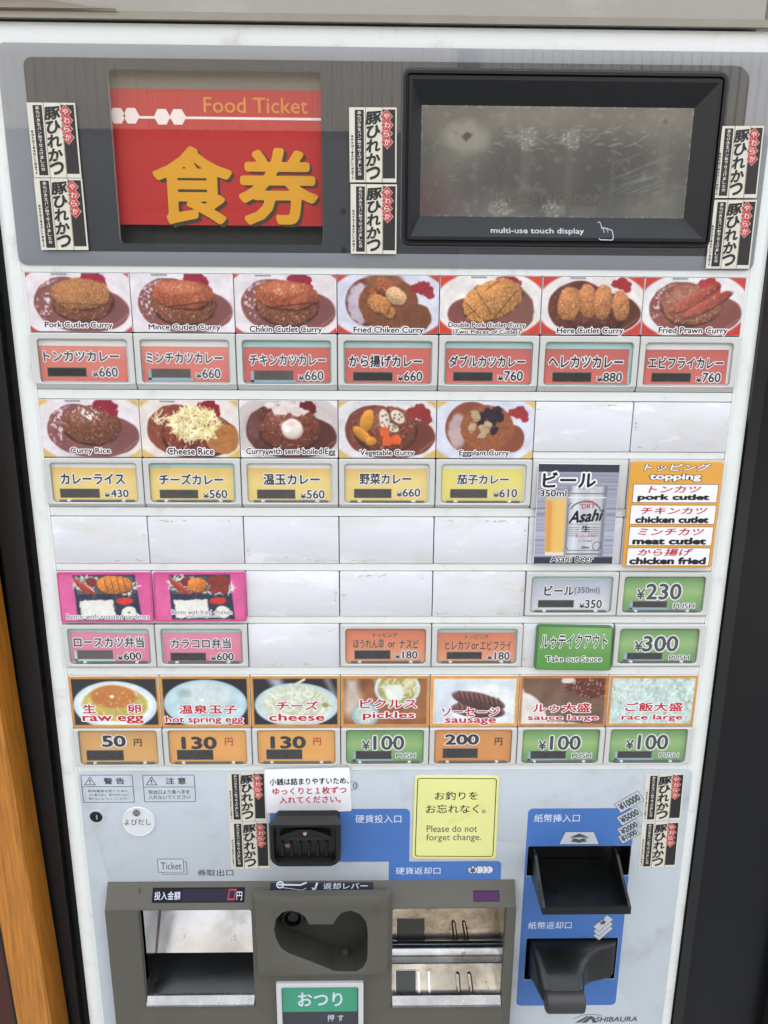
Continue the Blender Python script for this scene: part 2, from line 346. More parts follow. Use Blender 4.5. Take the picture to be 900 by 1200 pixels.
# ------------------------------------------------------------------ printed pictures: colours on a fine grid
_rng = np.random.default_rng(7)
def vnoise(h, w, cell, seed, oct=3):
    out = np.zeros((h, w)); amp, tot = 1., 0.
    for o in range(oct):
        r = np.random.default_rng(seed * 31 + o); gh, gw = int(h / cell) + 3, int(w / cell) + 3; g = r.random((gh, gw))
        y = np.arange(h) / cell; x = np.arange(w) / cell; iy, ix = y.astype(int), x.astype(int); fy, fx = y - iy, x - ix; fy = fy * fy * (3 - 2 * fy); fx = fx * fx * (3 - 2 * fx)
        a = g[iy][:, ix]; b = g[iy][:, ix + 1]; c = g[iy + 1][:, ix]; e = g[iy + 1][:, ix + 1]
        out += amp * ((a * (1 - fx) + b * fx) * (1 - fy)[:, None] + (c * (1 - fx) + e * fx) * fy[:, None]); tot += amp; amp *= .55; cell = max(cell / 2, 1)
    return out / tot - .5
class Paint:
    def __init__(s, w, h, bg, k=2.4, seed=1):
        s.w, s.h, s.k, s.seed = w, h, k, seed; s.nx, s.ny = int(w * k) + 1, int(h * k) + 1
        s.X, s.Y = np.meshgrid(np.linspace(0, w, s.nx), np.linspace(0, h, s.ny)); s.a = np.zeros((s.ny, s.nx, 3)) + np.array(bg, float)
    def N(s, cell, oct=3): s.seed += 1; return vnoise(s.ny, s.nx, max(cell * s.k, 1.01), s.seed, oct)
    def put(s, m, c, tex=0, cell=1.5, alpha=1.):
        m = np.clip(m, 0, 1)[..., None] * alpha; c = np.array(c, float) + np.zeros_like(s.a)
        if tex: c = c * (1 + tex * s.N(cell)[..., None] * 2)
        s.a = s.a * (1 - m) + c * m
    def ell(s, cx, cy, rx, ry, c, rot=0, wob=0., wc=4, soft=.5, tex=0, cell=1.5, alpha=1., shade=0., p=2):
        co, si = math.cos(rot), math.sin(rot); x = s.X - cx; y = s.Y - cy; u = (x * co + y * si) / rx; v = (-x * si + y * co) / ry
        r = (abs(u) ** p + abs(v) ** p) ** (1 / p)
        if wob: r = r + wob * 2 * s.N(wc, 2)
        m = np.clip((1 - r) * min(rx, ry) / soft + .5, 0, 1)
        cc = np.array(c, float)
        if shade: cc = cc * (1 + shade * np.clip(-(u * .4 + v), -1, 1))[..., None]
        s.put(m, cc, tex, cell, alpha); return m
    def poly(s, pts, c, wob=0., wc=2, tex=0, cell=1.5, alpha=1., soft=.35):
        d = np.full(s.X.shape, 1e9); ins = np.zeros(s.X.shape, bool); n = len(pts)
        for i in range(n):
            (x0, y0), (x1, y1) = pts[i], pts[(i + 1) % n]; ex, ey = x1 - x0, y1 - y0; t = np.clip(((s.X - x0) * ex + (s.Y - y0) * ey) / (ex * ex + ey * ey + 1e-9), 0, 1)
            d = np.minimum(d, np.hypot(s.X - x0 - t * ex, s.Y - y0 - t * ey)); c1 = (y0 > s.Y) != (y1 > s.Y)
            with np.errstate(divide='ignore', invalid='ignore'): ins ^= c1 & (s.X < (x1 - x0) * (s.Y - y0) / (y1 - y0 + 1e-12) + x0)
        sd = np.where(ins, d, -d)
        if wob: sd = sd + wob * 2 * s.N(wc, 2)
        m = np.clip(sd / soft + .5, 0, 1); s.put(m, c, tex, cell, alpha); return m
    def line(s, x0, y0, x1, y1, wd, c, alpha=1.):
        ex, ey = x1 - x0, y1 - y0; t = np.clip(((s.X - x0) * ex + (s.Y - y0) * ey) / (ex * ex + ey * ey + 1e-9), 0, 1)
        s.put(np.clip((wd / 2 - np.hypot(s.X - x0 - t * ex, s.Y - y0 - t * ey)) * s.k + .6, 0, 1), c, alpha=alpha)
    def strands(s, cx, cy, rx, ry, n, ln, wd, cols, bend=1.):
        r = np.random.default_rng(s.seed + 99)
        for _ in range(n):
            a, q = r.random() * 6.283, math.sqrt(r.random()); x, y, th, l = cx + rx * q * math.cos(a), cy + ry * q * math.sin(a), r.random() * 3.14, ln * (.5 + r.random())
            s.line(x - l / 2 * math.cos(th), y - l / 2 * math.sin(th), x + l / 2 * math.cos(th), y + l / 2 * math.sin(th), wd, cols[int(r.integers(len(cols)))], .9)
    def specks(s, m, c, th=.18, cell=.8, alpha=.8):
        s.put(m * np.clip((s.N(cell, 2) - th) * 14, 0, 1), c, alpha=alpha)
    def border(s, t, c, edge=None):
        m = np.maximum.reduce([t - s.X, s.X - (s.w - t), t - s.Y, s.Y - (s.h - t)]); s.put(np.clip(m * s.k + .5, 0, 1), c, .04, 3)
    def warm(s, c=(1., 1., 1.), lift=0.): s.a = s.a * np.array(c) + lift * (255 - s.a)
    def build(s, name, quad, d, parent, m=None, lift=.0, gain=1., desat=0.):
        """quad: corners tl, tr, br, bl in machine mm"""
        tl, tr, br, bl = [np.array(q, float) for q in quad]; u = (s.X / s.w)[..., None]; v = (s.Y / s.h)[..., None]
        P = (tl * (1 - u) + tr * u) * (1 - v) + (bl * (1 - u) + br * u) * v
        co = np.stack([P[..., 0] / 1000, np.full(s.X.shape, -d / 1000), ZT + P[..., 1] / 1000], -1).reshape(-1, 3); nx, ny = s.nx, s.ny
        i = np.arange((ny - 1) * nx).reshape(ny - 1, nx)[:, :-1].ravel(); f = np.stack([i + nx, i + nx + 1, i + 1, i], 1)
        me = bpy.data.meshes.new(name); me.vertices.add(len(co)); me.vertices.foreach_set('co', co.astype(np.float32).ravel())
        me.loops.add(f.size); me.loops.foreach_set('vertex_index', f.astype(np.int32).ravel()); me.polygons.add(len(f)); me.polygons.foreach_set('loop_start', np.arange(0, f.size, 4, dtype=np.int32)); me.update(calc_edges=True)
        if desat: s.a = s.a * (1 - desat) + s.a.mean(-1, keepdims=True) * desat
        if lift:
            s.a = (s.a - 128) * 1.10 + 121
            b_ = s.a.copy(); b_[1:-1, 1:-1] = (s.a[1:-1, 1:-1] * 2 + s.a[:-2, 1:-1] + s.a[2:, 1:-1] + s.a[1:-1, :-2] + s.a[1:-1, 2:]) / 6; s.a = b_
            s.a = s.a * (1 + .16 * s.N(7, 3) + .05 * s.N(.8, 1))[..., None]
        ca = me.color_attributes.new('print', 'FLOAT_COLOR', 'POINT'); c4 = np.ones((len(co), 4), np.float32)
        c4[:, :3] = np.clip(lin(np.clip(s.a + lift * (255 - s.a), 3, 250)) * GAIN * gain, .003, .86).reshape(-1, 3); ca.data.foreach_set('color', c4.ravel())
        return objm(name, me, m or M_print, parent)

def stroke(mb, pts, w, d, m=0, closed=False):
    """a ribbon of width w along pts"""
    P = [np.array(p, float) for p in pts]; n = len(P); L_, R_ = [], []
    for i in range(n):
        a = P[i - 1] if (closed or i > 0) else P[i]; c = P[(i + 1) % n] if (closed or i < n - 1) else P[i]
        e1 = P[i] - a; e2 = c - P[i]; e1 = e1 / (np.hypot(*e1) or 1); e2 = e2 / (np.hypot(*e2) or 1); t = e1 + e2; t = t / (np.hypot(*t) or 1)
        nn = np.array([-t[1], t[0]]); k = min(1 / max(.35, abs(float(np.dot(nn, [-e2[1], e2[0]]))) if np.hypot(*e2) else 1), 2)
        L_.append(P[i] + nn * w / 2 * k); R_.append(P[i] - nn * w / 2 * k)
    q = n if closed else n - 1
    for i in range(q):
        j = (i + 1) % n; mb.flat([R_[i], R_[j], L_[j], L_[i]], d, m)
def PX(pts, d=0.): return [W(x, y, d) for x, y in pts]
def ccw(l):
    a = sum(l[i - 1][0] * l[i][1] - l[i][0] * l[i - 1][1] for i in range(len(l))); return l if a > 0 else l[::-1]

# ------------------------------------------------------------------ setting: shop wall, ground, what stands across the street
def slab(name, x0, x1, y0, y1, z0, z1, m, kind='structure', label=None, cat=None, parent=None):
    vs = [(x0, y0, z0), (x1, y0, z0), (x1, y1, z0), (x0, y1, z0), (x0, y0, z1), (x1, y0, z1), (x1, y1, z1), (x0, y1, z1)]
    me = bpy.data.meshes.new(name); me.from_pydata(vs, [], [(3, 2, 1, 0), (4, 5, 6, 7), (0, 1, 5, 4), (1, 2, 6, 5), (2, 3, 7, 6), (3, 0, 4, 7)])
    o = objm(name, me, m, parent); tag(o, label, cat, None, kind if parent is None else None); return o
M_ground = mat('concrete_paving', alb(172, 172, 170), .85, var=.2, scale=4, bump=.3, bscale=60)
M_lintel = mat('grey_beige_paint', alb(156, 152, 144), .6, var=.06, scale=5, bump=.4, bscale=150, dirt=[(alb(84, 76, 66), 34, .665, .04), (alb(176, 172, 162), 8, .55, .2)])
M_lintel2 = mat('darker_grey_render', alb(136, 132, 122), .8, var=.1, scale=20, bump=.5, bscale=120, dirt=[(alb(96, 90, 80), 14, .6, .1)])
M_shopwall = mat('shop_wall_render', alb(170, 165, 155), .8)
M_wood = mat('orange_varnished_wood', alb(184, 116, 26), .38, var=.38, scale=46, stretch=(10, 10, .5), bump=.2, coat=.3, dirt=[(alb(150, 84, 22), 26, .6, .12)])
M_door = mat('dark_smoked_door', alb(17, 18, 20), .3, var=.06, scale=6, spec=.3, dirt=[(alb(38, 31, 31), 5, .6, .15)])
M_black2 = mat('soot_black', alb(12, 12, 14), .6)
M_redbrown = mat('red_brown_board', alb(78, 36, 28), .5, var=.2, scale=12)
slab('ground', -40, 40, -60, 3, -.1, 0, M_ground)
zl = ZT + .1435
slab('shop_wall', -3.5, -.36, -.02, .2, 0, 4.4, M_shopwall)
slab('shop_wall', .36, 3.5, -.02, .2, 0, 4.4, M_shopwall)
slab('lintel_wall', -.36, .222, -.002, .2, zl, 4.4, M_lintel)
slab('lintel_wall', .222, .36, .012, .2, zl, 4.4, M_lintel2)
slab('back_wall', -.36, .36, .5, .6, 0, zl, M_black2)
tr = MB(); tr.box(-300, 262, .5, 3.5, 141.7, 143.3); tr.box(-300, 262, .5, 2.2, 143.5, 146.2)
tag(tr.build('lintel_edge_trim', mat('grey_metal_trim', alb(140, 138, 130), .35, .6, var=.1)), kind='structure')
# dark reveals either side of the machine
slab('left_reveal', -.3595, -.292, .06, .49, 0, zl - .001, M_black2)
slab('right_reveal', .352, .3595, .0, .49, 0, zl - .001, M_black2)

pf = empty('dark_door_frame', -275, -40, -1550, 'black metal door frame strip between white machine and orange post', 'door frame')
b = MB(); b.box(-284, -266, -60, -34, -1550, 140); b.build('frame_post', mat('black_metal_frame', alb(24, 25, 28), .35), pf)
b = MB(); b.box(-266, -262, -60, -42, -1550, 140); b.build('rubber_seal', M_black2, pf)
pw = empty('wooden_post', -290, -10, -1550, 'leaning orange varnished wooden post left of the machine', 'post')
b = MB()
def wx(z): return -281.9 + (z + 341) * (-275 + 281.9) / (-595 + 341)
zz = [-1545, -1000, -597, -470, -341, -200, -50]
b.loft([[(wx(z) - 28, -30, z), (wx(z) - 28, -2, z), (wx(z) - 26.5, 0, z), (wx(z) - 1.5, 0, z), (wx(z), -2, z), (wx(z), -30, z)][::-1] for z in zz], 0, True, True)
b.build('post_body', M_wood, pw, fix=True)
b = MB(); b.loft([[(wx(z) - 33.5, -34, z), (wx(z) - 33.5, -8, z), (wx(z) - 28.3, -8, z), (wx(z) - 28.3, -34, z)][::-1] for z in zz], 0, True, True)
b.build('dark_edge_strip', M_black2, pw, fix=True)
bb = MB(); bb.loft([[(wx(z) - 60, -34, z), (wx(z) - 60, -14, z), (wx(z) - 34, -14, z), (wx(z) - 34, -34, z)][::-1] for z in zz[:-1]], 0, True, True)
o = bb.build('backing_board', M_redbrown, pw, fix=True)
dr = empty('smoked_door', 305, -25, -1550, 'dark smoked glass door to the right of the machine', 'door')
b = MB(); b.box(264, 345, -34, -28, -1548, 138); b.build('door_panel', M_door, dr)
b = MB(); b.box(255, 263.5, -36, -22, -1550, 140); b.build('door_stile', mat('black_metal_stile', alb(18, 19, 21), .3), dr)
b = MB(); b.box(338, 350, -27.5, -12, -1550, 140); b.build('outer_frame', M_black2, dr)

# across the street: corrugated building in the sun, railing and step below it (seen only as reflections)
M_corr = mat('sunlit_corrugated_sheet', alb(216, 200, 180), .6, var=.08, scale=3)
M_lower = mat('dark_shop_lower_wall', alb(60, 58, 58), .6, var=.2, scale=2)
bld = bpy.data.objects.new('building', None); COL.objects.link(bld); bld.location = (0, -8, 0); ABS[bld.name] = Vector((0, -8, 0))
tag(bld, 'beige corrugated building across the street, mirrored in the front glass', 'building')
vs, fs = [], []
xs = np.arange(-14, 14, .1)
for i, x in enumerate(xs):
    for dx, y in ((0, -8), (.04, -8), (.05, -8.03), (.09, -8.03)): vs += [(x + dx, y, 3.3), (x + dx, y, 5.3)]
n = len(vs) // 2; fs = [(2 * i, 2 * i + 1, 2 * i + 3, 2 * i + 2) for i in range(n - 1)]
me = bpy.data.meshes.new('corrugated_cladding'); me.from_pydata(vs, [], fs); objm('corrugated_cladding', me, M_corr, bld)
slab('lower_wall', -14, 14, -9, -8.1, 0, 3.29, M_lower, parent=bld)
for x in (-4.2, -1.2, 2.0): slab('window', x, x + 1.1, -8.09, -8.02, 1.0, 2.1, mat('dark_pane', (.03, .035, .04), .1), parent=bld)
slab('drain_pipe', .9, 1.05, -7.97, -7.85, 0, 5.3, mat('dark_pipe', alb(90, 90, 92), .5), parent=bld)
slab('roof_block', -14, 14, -14, -8.1, 3.3, 5.3, M_lower, parent=bld)
rl = bpy.data.objects.new('railing', None); COL.objects.link(rl); rl.location = (-3, -6.4, 0); ABS[rl.name] = Vector((-3, -6.4, 0))
tag(rl, 'thin dark handrail across the street, mirrored in the front glass', 'railing')
M_rl = mat('dark_railing_paint', alb(50, 52, 56), .5)
for i, x in enumerate(np.arange(-5.5, -.4, .45)): slab('baluster', x, x + .04, -6.42, -6.38, 0, 2.35, M_rl, parent=rl)
slab('handrail', -5.6, -.4, -6.45, -6.35, 2.352, 2.42, M_rl, parent=rl); slab('mid_rail', -5.6, -.4, -6.43, -6.425, 1.9, 1.95, M_rl, parent=rl)

# ------------------------------------------------------------------ the ticket machine
P_ = 66.0; H_, h_, BLK, TH = 80.1, 39.65, 73.8, 34.15
def XC(i): return (i - 3.5) * P_
ZA, ZB, ZC, ZD1, ZD2, ZE = 0., -H_, -2 * H_, -2 * H_ - h_, -2 * H_ - 2 * h_, -3 * H_ - h_
TM = empty('ticket_machine', 0, -200, -1550, 'white food ticket vending machine covered with curry picture buttons', 'vending machine')
XL, XR_ = W(20, 310)[0] - .5, 235.
# shell: corner columns with rounded front edges, sides and top
b = MB()
for s in (-1, 1):
    prof = [(233 * s, -.8)] + [((235 + 12 * math.sin(a)) * s, -12.8 + 12 * math.cos(a)) for a in np.linspace(0, math.pi / 2, 9)] + [(247 * s, -450), (233 * s, -450)]
    b.loft([[(x, d, z) for x, d in (prof if s > 0 else prof[::-1])] for z in (-1545, 141)], 0, True, True)
b.box(-232.9, 232.9, -450, -3, 134, 140.9); b.box(-232.9, 232.9, -60, -.8, -1545, -700)
b.build('cabinet', M_body, TM, fix=True, smooth=True)
rows = [(ZA, BLK), (ZB, BLK), (ZC, TH), (ZD1, TH), (ZD2, TH), (ZE, BLK)]
fp = [(-232.9, .02), (232.9, .02), (232.9, 140.9), (-232.9, 140.9)]
plate('front_frame', [fp, rr(-228, 9, 228, 124, 6)], -.8, 4, .2, M_body, TM)
for s in (-1, 1): b = MB(); b.box(min(231 * s, 232.9 * s), max(231 * s, 232.9 * s), -6, -.8, -359.9, -.02); b.build('side_stile', M_body, TM)
edges = [(rows[k][0] - rows[k][1], rows[k + 1][0]) for k in range(5)]
for zt_, zb_ in edges: plate('cross_rail', [rr(-230.95, zb_ + .1, 230.95, zt_ - .1, .3, 2)], -.8, 4, .5, M_body, TM)
plate('cross_rail', [rr(-230.95, -359.9, 230.95, ZE - BLK - .1, .3, 2)], -.8, 4, .5, M_body, TM)
plate('lower_frame', [[(-232.9, -700), (232.9, -700), (232.9, -360), (-232.9, -360)], rr(-224, -640, 224, -366, 6)], -.8, 4, .0, M_body, TM)
for z, h in rows:
    b = MB(); b.box(-232.5, 232.5, -9, -6, z - h - 1.5, z + 1.5); b.build('tile_channel', M_dgap, TM)

# top unit: back-printed panel behind glass, poster recess, touch display
gx0, gx1, gz0, gz1 = -233.5, 234., 4.2, 129.6
win = (W(133, 185)[0], W(255, 286)[1], W(383.5, 185)[0], W(255, 82)[1])
lcd_o = (W(470, 186)[0], W(656, 291)[1], W(843, 186)[0], W(656, 83)[1])
plate('glass_surround', [rr(gx0, gz0, gx1, gz1, 5), rr(*win, 3), rr(*[v + k for v, k in zip(lcd_o, (1, 1, -1, -1))], 6)], .2, 3, .3, M_palegrey, TM)
sl_ = (W(31, 110)[0], W(300, 296)[1], W(875, 120)[0], W(450, 72)[1])
plate('slate_surround', [rr(*sl_, (5, 5, 9, 5)), rr(*[v + k for v, k in zip(win, (0, 0, -3, 0))], 3.4), rr(*lcd_o, 6)], .32, .12, .0, M_slate, TM)
for x, y in ((402.5, 248), (403, 293)):
    b = MB(); c = W(x, y, .4); b.flat(circ(*c, 1.9), .45); b.build('mounting_hole', M_black2, TM)
# recessed poster
b = MB(); x0, z0, x1, z1 = win
b.box(x0 - 4, x1 + 4, -16, -14, z0 - 4, z1 + 4); b.build('poster_recess', mat('dark_backing_card', alb(52, 52, 52), .6, var=.1), TM)
b = MB(); b.box(x1 - 3.2, x1 - 1.2, -13.9, -.5, z0 - 2, z1 + 2); b.box(x1 - 1.1, x1 - .6, -13.9, -1, z1 - 30, z1 - 12); b.build('clear_edge_strip', M_edge, TM)
DP = -6.
b = MB(); rx0, rx1, rz1, rz0 = W(130, 185, DP)[0] - 4, W(377, 185, DP)[0], W(255, 105, DP)[1], W(255, 264, DP)[1]
rx1 = min(rx1, x1 - 3.4)
b.box(rx0, rx1, DP - 1, DP, rz0, rz1)
hs = MB(); hs.box(rx0, rx1, DP - 1.2, DP - .2, rz1 + .1, z1 + 3); hs.build('reflection_backing_strip', mat('beige_reflection_tint', alb(120, 114, 102), .6, var=.06), TM)  # beige backing whose colour stands in for the glass reflection above the poster
ps = b.build('poster', mat('red_poster_print', alb(184, 28, 24), .5, var=.03), TM); ps['label'] = 'red food ticket poster behind the front glass'
b = MB(); zc = W(255, 138.5, DP)[1]; b.rect(rx0, zc - .7, rx1 - .1, zc + .7, DP + .1, 0)
for x, y in ((137.5, 135.2), (154, 135.2), (190, 136.4), (208.5, 136.6)): c = W(x, y + .5, DP); b.flat(circ(c[0], c[1], 5, 5, 6), DP + .16, 0)
for ch, px in (('食', (181, 171, 273, 265)), ('券', (281, 173, 373, 266))):
    TP(b, ch, (px[0] + 3, px[1] + 3, px[2] + 3, min(px[3] + 3, 267)), DP + .1, 1, bold=.027, res=64)
    TP(b, ch, (px[0] - 2, px[1], px[2], px[3] - 2), DP + .3, 2, bold=.027, res=64)
TP(b, 'Food Ticket', (238.3, 114.2, 360.6, 132.8), DP + .2, 3, bold=.012, res=34)
b.build('poster_lettering', [mat('poster_white', alb(244, 226, 220), .5), mat('poster_shadow_ink', alb(60, 46, 30), .5), mat('poster_yellow', alb(222, 158, 18), .5), mat('poster_orange', alb(216, 130, 40), .5)], ps)
g = plate('front_glass', [rr(gx0 + .4, gz0 + .4, gx1 - .4, gz1 - .4, 5), rr(*[v + k for v, k in zip(lcd_o, (-.4, -.4, .4, .4))], 6)], 1.5, .6, .0, M_glass, TM)
# touch display
td = MB(); o_ = lcd_o; ring0 = rr(*[v + k for v, k in zip(o_, (.6, .6, -.6, -.6))], 5.5)
def grow(r, k): return rr(r[0] - k, r[1] - k, r[2] + k, r[3] + k, max(5.5 + k, 1))
td.loft([[(x, -3, z) for x, z in grow(o_, -.6)], [(x, 1.5, z) for x, z in grow(o_, -.6)], [(x, 2.2, z) for x, z in grow(o_, -1.3)], [(x, 2.2, z) for x, z in grow(o_, -2.6)], [(x, .4, z) for x, z in grow(o_, -2.9)], [(x, .4, z) for x, z in grow(o_, -4)], [(x, 3.2, z) for x, z in grow(o_, -4.3)], [(x, 3.2, z) for x, z in grow(o_, -5.2)]])
TDM = td.build('touch_display', M_lcdbez, TM, fix=True, smooth=True); TDM['label'] = 'charcoal framed multi-use touch display with cloudy screen'
so = grow(o_, -5.2); q = (o_[0] + 6.2, o_[1] + 6.2, o_[2] - 6.2, o_[3] - 6.2)
DS = -4.; inn = (W(493, 190, DS)[0], W(655, 254.8, DS)[1], W(807.5, 190, DS)[0], W(655, 125, DS)[1])
b = MB(); b.ring(so, rr(*q, .8, 5), 3.2)
A = [(q[0], q[1]), (q[2], q[1]), (q[2], q[3]), (q[0], q[3])]; B = [(inn[0], inn[1]), (inn[2], inn[1]), (inn[2], inn[3]), (inn[0], inn[3])]
cuts = rr(*q, .8, 5)
for i in range(4):
    j = (i + 1) % 4; b.add([(A[i][0], 3.2, A[i][1]), (A[j][0], 3.2, A[j][1]), (B[j][0], DS, B[j][1]), (B[i][0], DS, B[i][1])], [(0, 1, 2, 3)], 0)
b.box(inn[0] - 3, inn[2] + 3, DS - 2, DS - 1, inn[1] - 3, inn[3] + 3, 0)
b.build('sloped_bezel', M_lcdbez, TDM)
# worn screen surface: peeling film, scuffs; also darker middle, upright bands, reddish corner
sw, sh = inn[2] - inn[0], inn[3] - inn[1]
p = Paint(sw, sh, (90, 90, 86), 1.6, 5)
p.put(np.clip(p.N(30, 2) * 3 + .35, 0, 1), (112, 110, 102), 0, alpha=.8)
p.ell(sw * .5, sh * .55, sw * .33, sh * .36, (66, 66, 66), wob=.3, wc=26, soft=14, tex=.05, cell=6, alpha=.55)
for k_ in range(9): x_ = sw * (.2 + .085 * k_); p.poly([(x_, sh * .2), (x_ + 2 + (k_ % 3) * 2.5, sh * .2), (x_ + 2 + (k_ % 3) * 2.5, sh * .9), (x_, sh * .9)], (74, 74, 74) if k_ % 2 else (128, 126, 118), soft=2.5, alpha=.18)
p.ell(sw * .16, sh * .3, 14, 9, (158, 154, 140), wob=.4, wc=10, soft=5, alpha=.55)
p.ell(sw * .17, sh * .27, 3.2, 2.2, (70, 66, 52), wob=.6, wc=2, soft=.8, alpha=.9)
p.ell(sw * .90, sh * .12, 1.6, 1.4, (84, 78, 60), wob=.6, wc=2, soft=.8, alpha=.9)
for cx, cy in ((.39, .28), (.555, .28), (.30, .93), (.50, .93)):
    m_ = p.ell(sw * cx, sh * cy, 6.5, 6, (128, 127, 120), wob=.5, wc=3, soft=3, alpha=.45, tex=.2, cell=.8); p.specks(m_, (176, 174, 164), .12, .8, .6)
r_ = np.random.default_rng(3)
for _ in range(46):
    x, y, a, l = r_.random() * sw * .6 + sw * .25, r_.random() * sh * .25 + sh * .16, r_.normal(0, .25), r_.random() * 7 + 1; p.line(x, y, x + l * math.cos(a), y + l * math.sin(a), .28, (190, 188, 176), .45)
for _ in range(26):
    x, y, l = sw * .68 + r_.random() * sw * .22, sh * .5 + r_.random() * sh * .3, r_.random() * 16 + 4; p.line(x, y, x + l, y - l * .35, .3, (146, 146, 138), .4)
e = np.minimum.reduce([p.X, sw - p.X, p.Y, sh - p.Y]); p.put(np.clip((1.6 - e) / 1.5, 0, 1) * np.clip(p.N(1.6, 2) * 6 - .5, 0, 1), (176, 172, 158), alpha=.6)
p.put(np.clip(p.N(5, 3) * 5 - .6, 0, 1), (140, 138, 130), alpha=.3); p.put(np.clip(p.N(3, 3) * 6 - 1.2, 0, 1), (88, 86, 84), alpha=.3)
for _ in range(60):
    x, y, a, l = r_.random() * sw, r_.random() * sh, r_.normal(0, 1.2), r_.random() * 5 + .5; p.line(x, y, x + l * math.cos(a), y + l * math.sin(a), .2, (160, 158, 150), .28)
p.put(np.clip((30 - p.X) / 30, 0, 1) * np.clip((p.Y - sh * .45) / 20, 0, 1), (104, 66, 70), alpha=.5)
M_screen = print_mat('cloudy_screen', .16, .3)
scr = p.build('screen', [(inn[0], inn[3]), (inn[2], inn[3]), (inn[2], inn[1]), (inn[0], inn[1])], DS + .05, TDM, M_screen)
b = MB(); TP(b, 'TICKET VENDOR', (590, 228, 704, 239), DS + .12, 0, bold=.03, res=20)
b.build('ghost_lettering', mat('ghost_letter_film', alb(92, 86, 78), .3), TDM)
# slogan and hand mark on the lower slope
b = MB(); TP(b, 'multi-use touch display', (574.7, 267, 684, 276), 0, 0, bold=.02, res=26)
hand = [(700, 273), (703, 266), (704, 262), (706, 261.5), (707.4, 263), (708, 268), (710, 266.5), (712, 268), (714, 267.3), (715.5, 269), (717.5, 269), (718.5, 271), (718.5, 279), (717, 281), (703.5, 281), (701, 279), (700, 276)]
hand = [(701.5, 260.5), (703, 259.5), (704.6, 260.5), (705.5, 268), (707, 266.5), (709, 267), (709.8, 268.4), (711.5, 267.4), (713, 268.3), (713.8, 269.6), (715.8, 269.2), (717, 271), (717.2, 277), (716.4, 280.8), (714.8, 282), (701.5, 281.6), (700, 280)]
stroke(b, PX(hand, 0), .55, .06, 0); stroke(b, PX([(707, 267), (707.2, 273)], 0), .4, .06); stroke(b, PX([(711.4, 268.5), (711.6, 273)], 0), .4, .06)
k = (3.2 - DS) / (inn[1] - q[1])
for a_ in b.v: a_[:, 1] = 3.2 - (a_[:, 2] - q[1]) * k + .1
b.build('slogan_lettering', mat('silver_ink', alb(176, 180, 184), .4, var=.3, scale=300), TDM)

# ------------------------------------------------------------------ blank tiles, picture tiles and push buttons
def tile_rect(i, ztop, h, n=1): return (XC(i) + .35, ztop - h + .3, XC(i + n) - .35, ztop - .3)
def glue(mb, r, seed, side):
    q_ = np.random.default_rng(seed); x0, z0, x1, z1 = r; n_cl = int(q_.integers(2, 4)) + (3 if side == 'lots' else 0)
    for c_ in range(n_cl):
        if q_.random() < .72: cx, cz, ax, az_ = x0 + 4 + q_.random() * (x1 - x0 - 8), (z0 + 1.6 if seed % 3 else z1 - 2.), 4.5, .9
        else: cx, cz, ax, az_ = (x0 + 1.8 if q_.random() < .6 else x1 - 2), z0 + 4 + q_.random() * (z1 - z0 - 8), .8, 4
        for _ in range(int(q_.integers(3, 9))):
            px_, pz_ = cx + q_.normal() * ax, cz + abs(q_.normal()) * az_ * (1 if seed % 3 else -1); sx, sz = q_.random() ** 2 * 1.9 + .18, q_.random() * .45 + .12; n = 9
            px_ = min(max(px_, x0 + sx + .8), x1 - sx - .8)
            mb.flat([(px_ + sx * (.5 + q_.random() * .7) * math.cos(2 * math.pi * k / n), min(max(pz_ + sz * (.4 + q_.random() * .9) * math.sin(2 * math.pi * k / n), z0 + .3), z1 - .3)) for k in range(n)], .05 + .002 * (_ + 9 * c_), 0)
def blank(i, ztop, seed, g='some'):
    r = tile_rect(i, ztop, TH); t = plate('blank_tile', [rr(*r, .7, 2)], 0, 3, .3, M_tile, TM)
    b = MB(); glue(b, r, seed, g); b.build('glue_residue', M_gluey, t)['kind'] = 'stuff'; return t
blank(5, ZB, 21); blank(6, ZB, 22)
for i in range(5): blank(i, ZC, 30 + 2 * (i // 1) + 1, 'lots' if i in (2, 4) else 'some')
blank(5, ZC, 51); blank(6, ZC, 52)
for i, sd in ((2, 62), (3, 63), (4, 65)): blank(i, ZD1, sd, 'lots' if i > 2 else 'some')
blank(0, ZD1, 71); blank(1, ZD1, 72); blank(2, ZD2, 77); blank(5, ZD2, 79)
PHT = {}
PHT.update({ZA: 37.0, ZB: 39.0, ZE: 42.2})
WIN = {ZA: (41.4, 69.4, 3.2), ZB: (42.6, 69.8, 2.2), ZE: (43.6, 72.2, .7)}
def lower_blank(i):                                      # grey button-height blanks beneath the beer and topping cards
    return plate('grey_blank_button', [rr(XC(i) + .35, ZB - BLK + .3, XC(i + 1) - .35, ZB - 39.2, .7, 2)], 1, 4, .4, M_bezel, TM)
lower_blank(5); lower_blank(6)
plate('cross_rail', [rr(XC(5) + .3, ZB - 39.1, XC(7) - .3, ZB - TH - .1, .3, 2)], -.8, 4, .5, M_body, TM)

WHITE_RIM = (M_ink, M_white)
def captions(mb, caps, d):
    for body, px, mi, kw in caps: TP(mb, body, px, d, mi, **kw)
def picture_tile(i, ztop, paint, caps, label, mats):
    r = tile_rect(i, ztop, PHT[ztop]); t = plate('picture_tile', [rr(*r, .5, 2)], 0, 3, .2, M_white, TM); t['label'] = label
    paint.build('picture', [(r[0] + .15, r[3] - .15), (r[2] - .15, r[3] - .15), (r[2] - .15, r[1] + .15), (r[0] + .15, r[1] + .15)], .05, t, lift=.03, desat=.08)
    b = MB(); captions(b, caps, .1); b.build('lettering', mats, t)

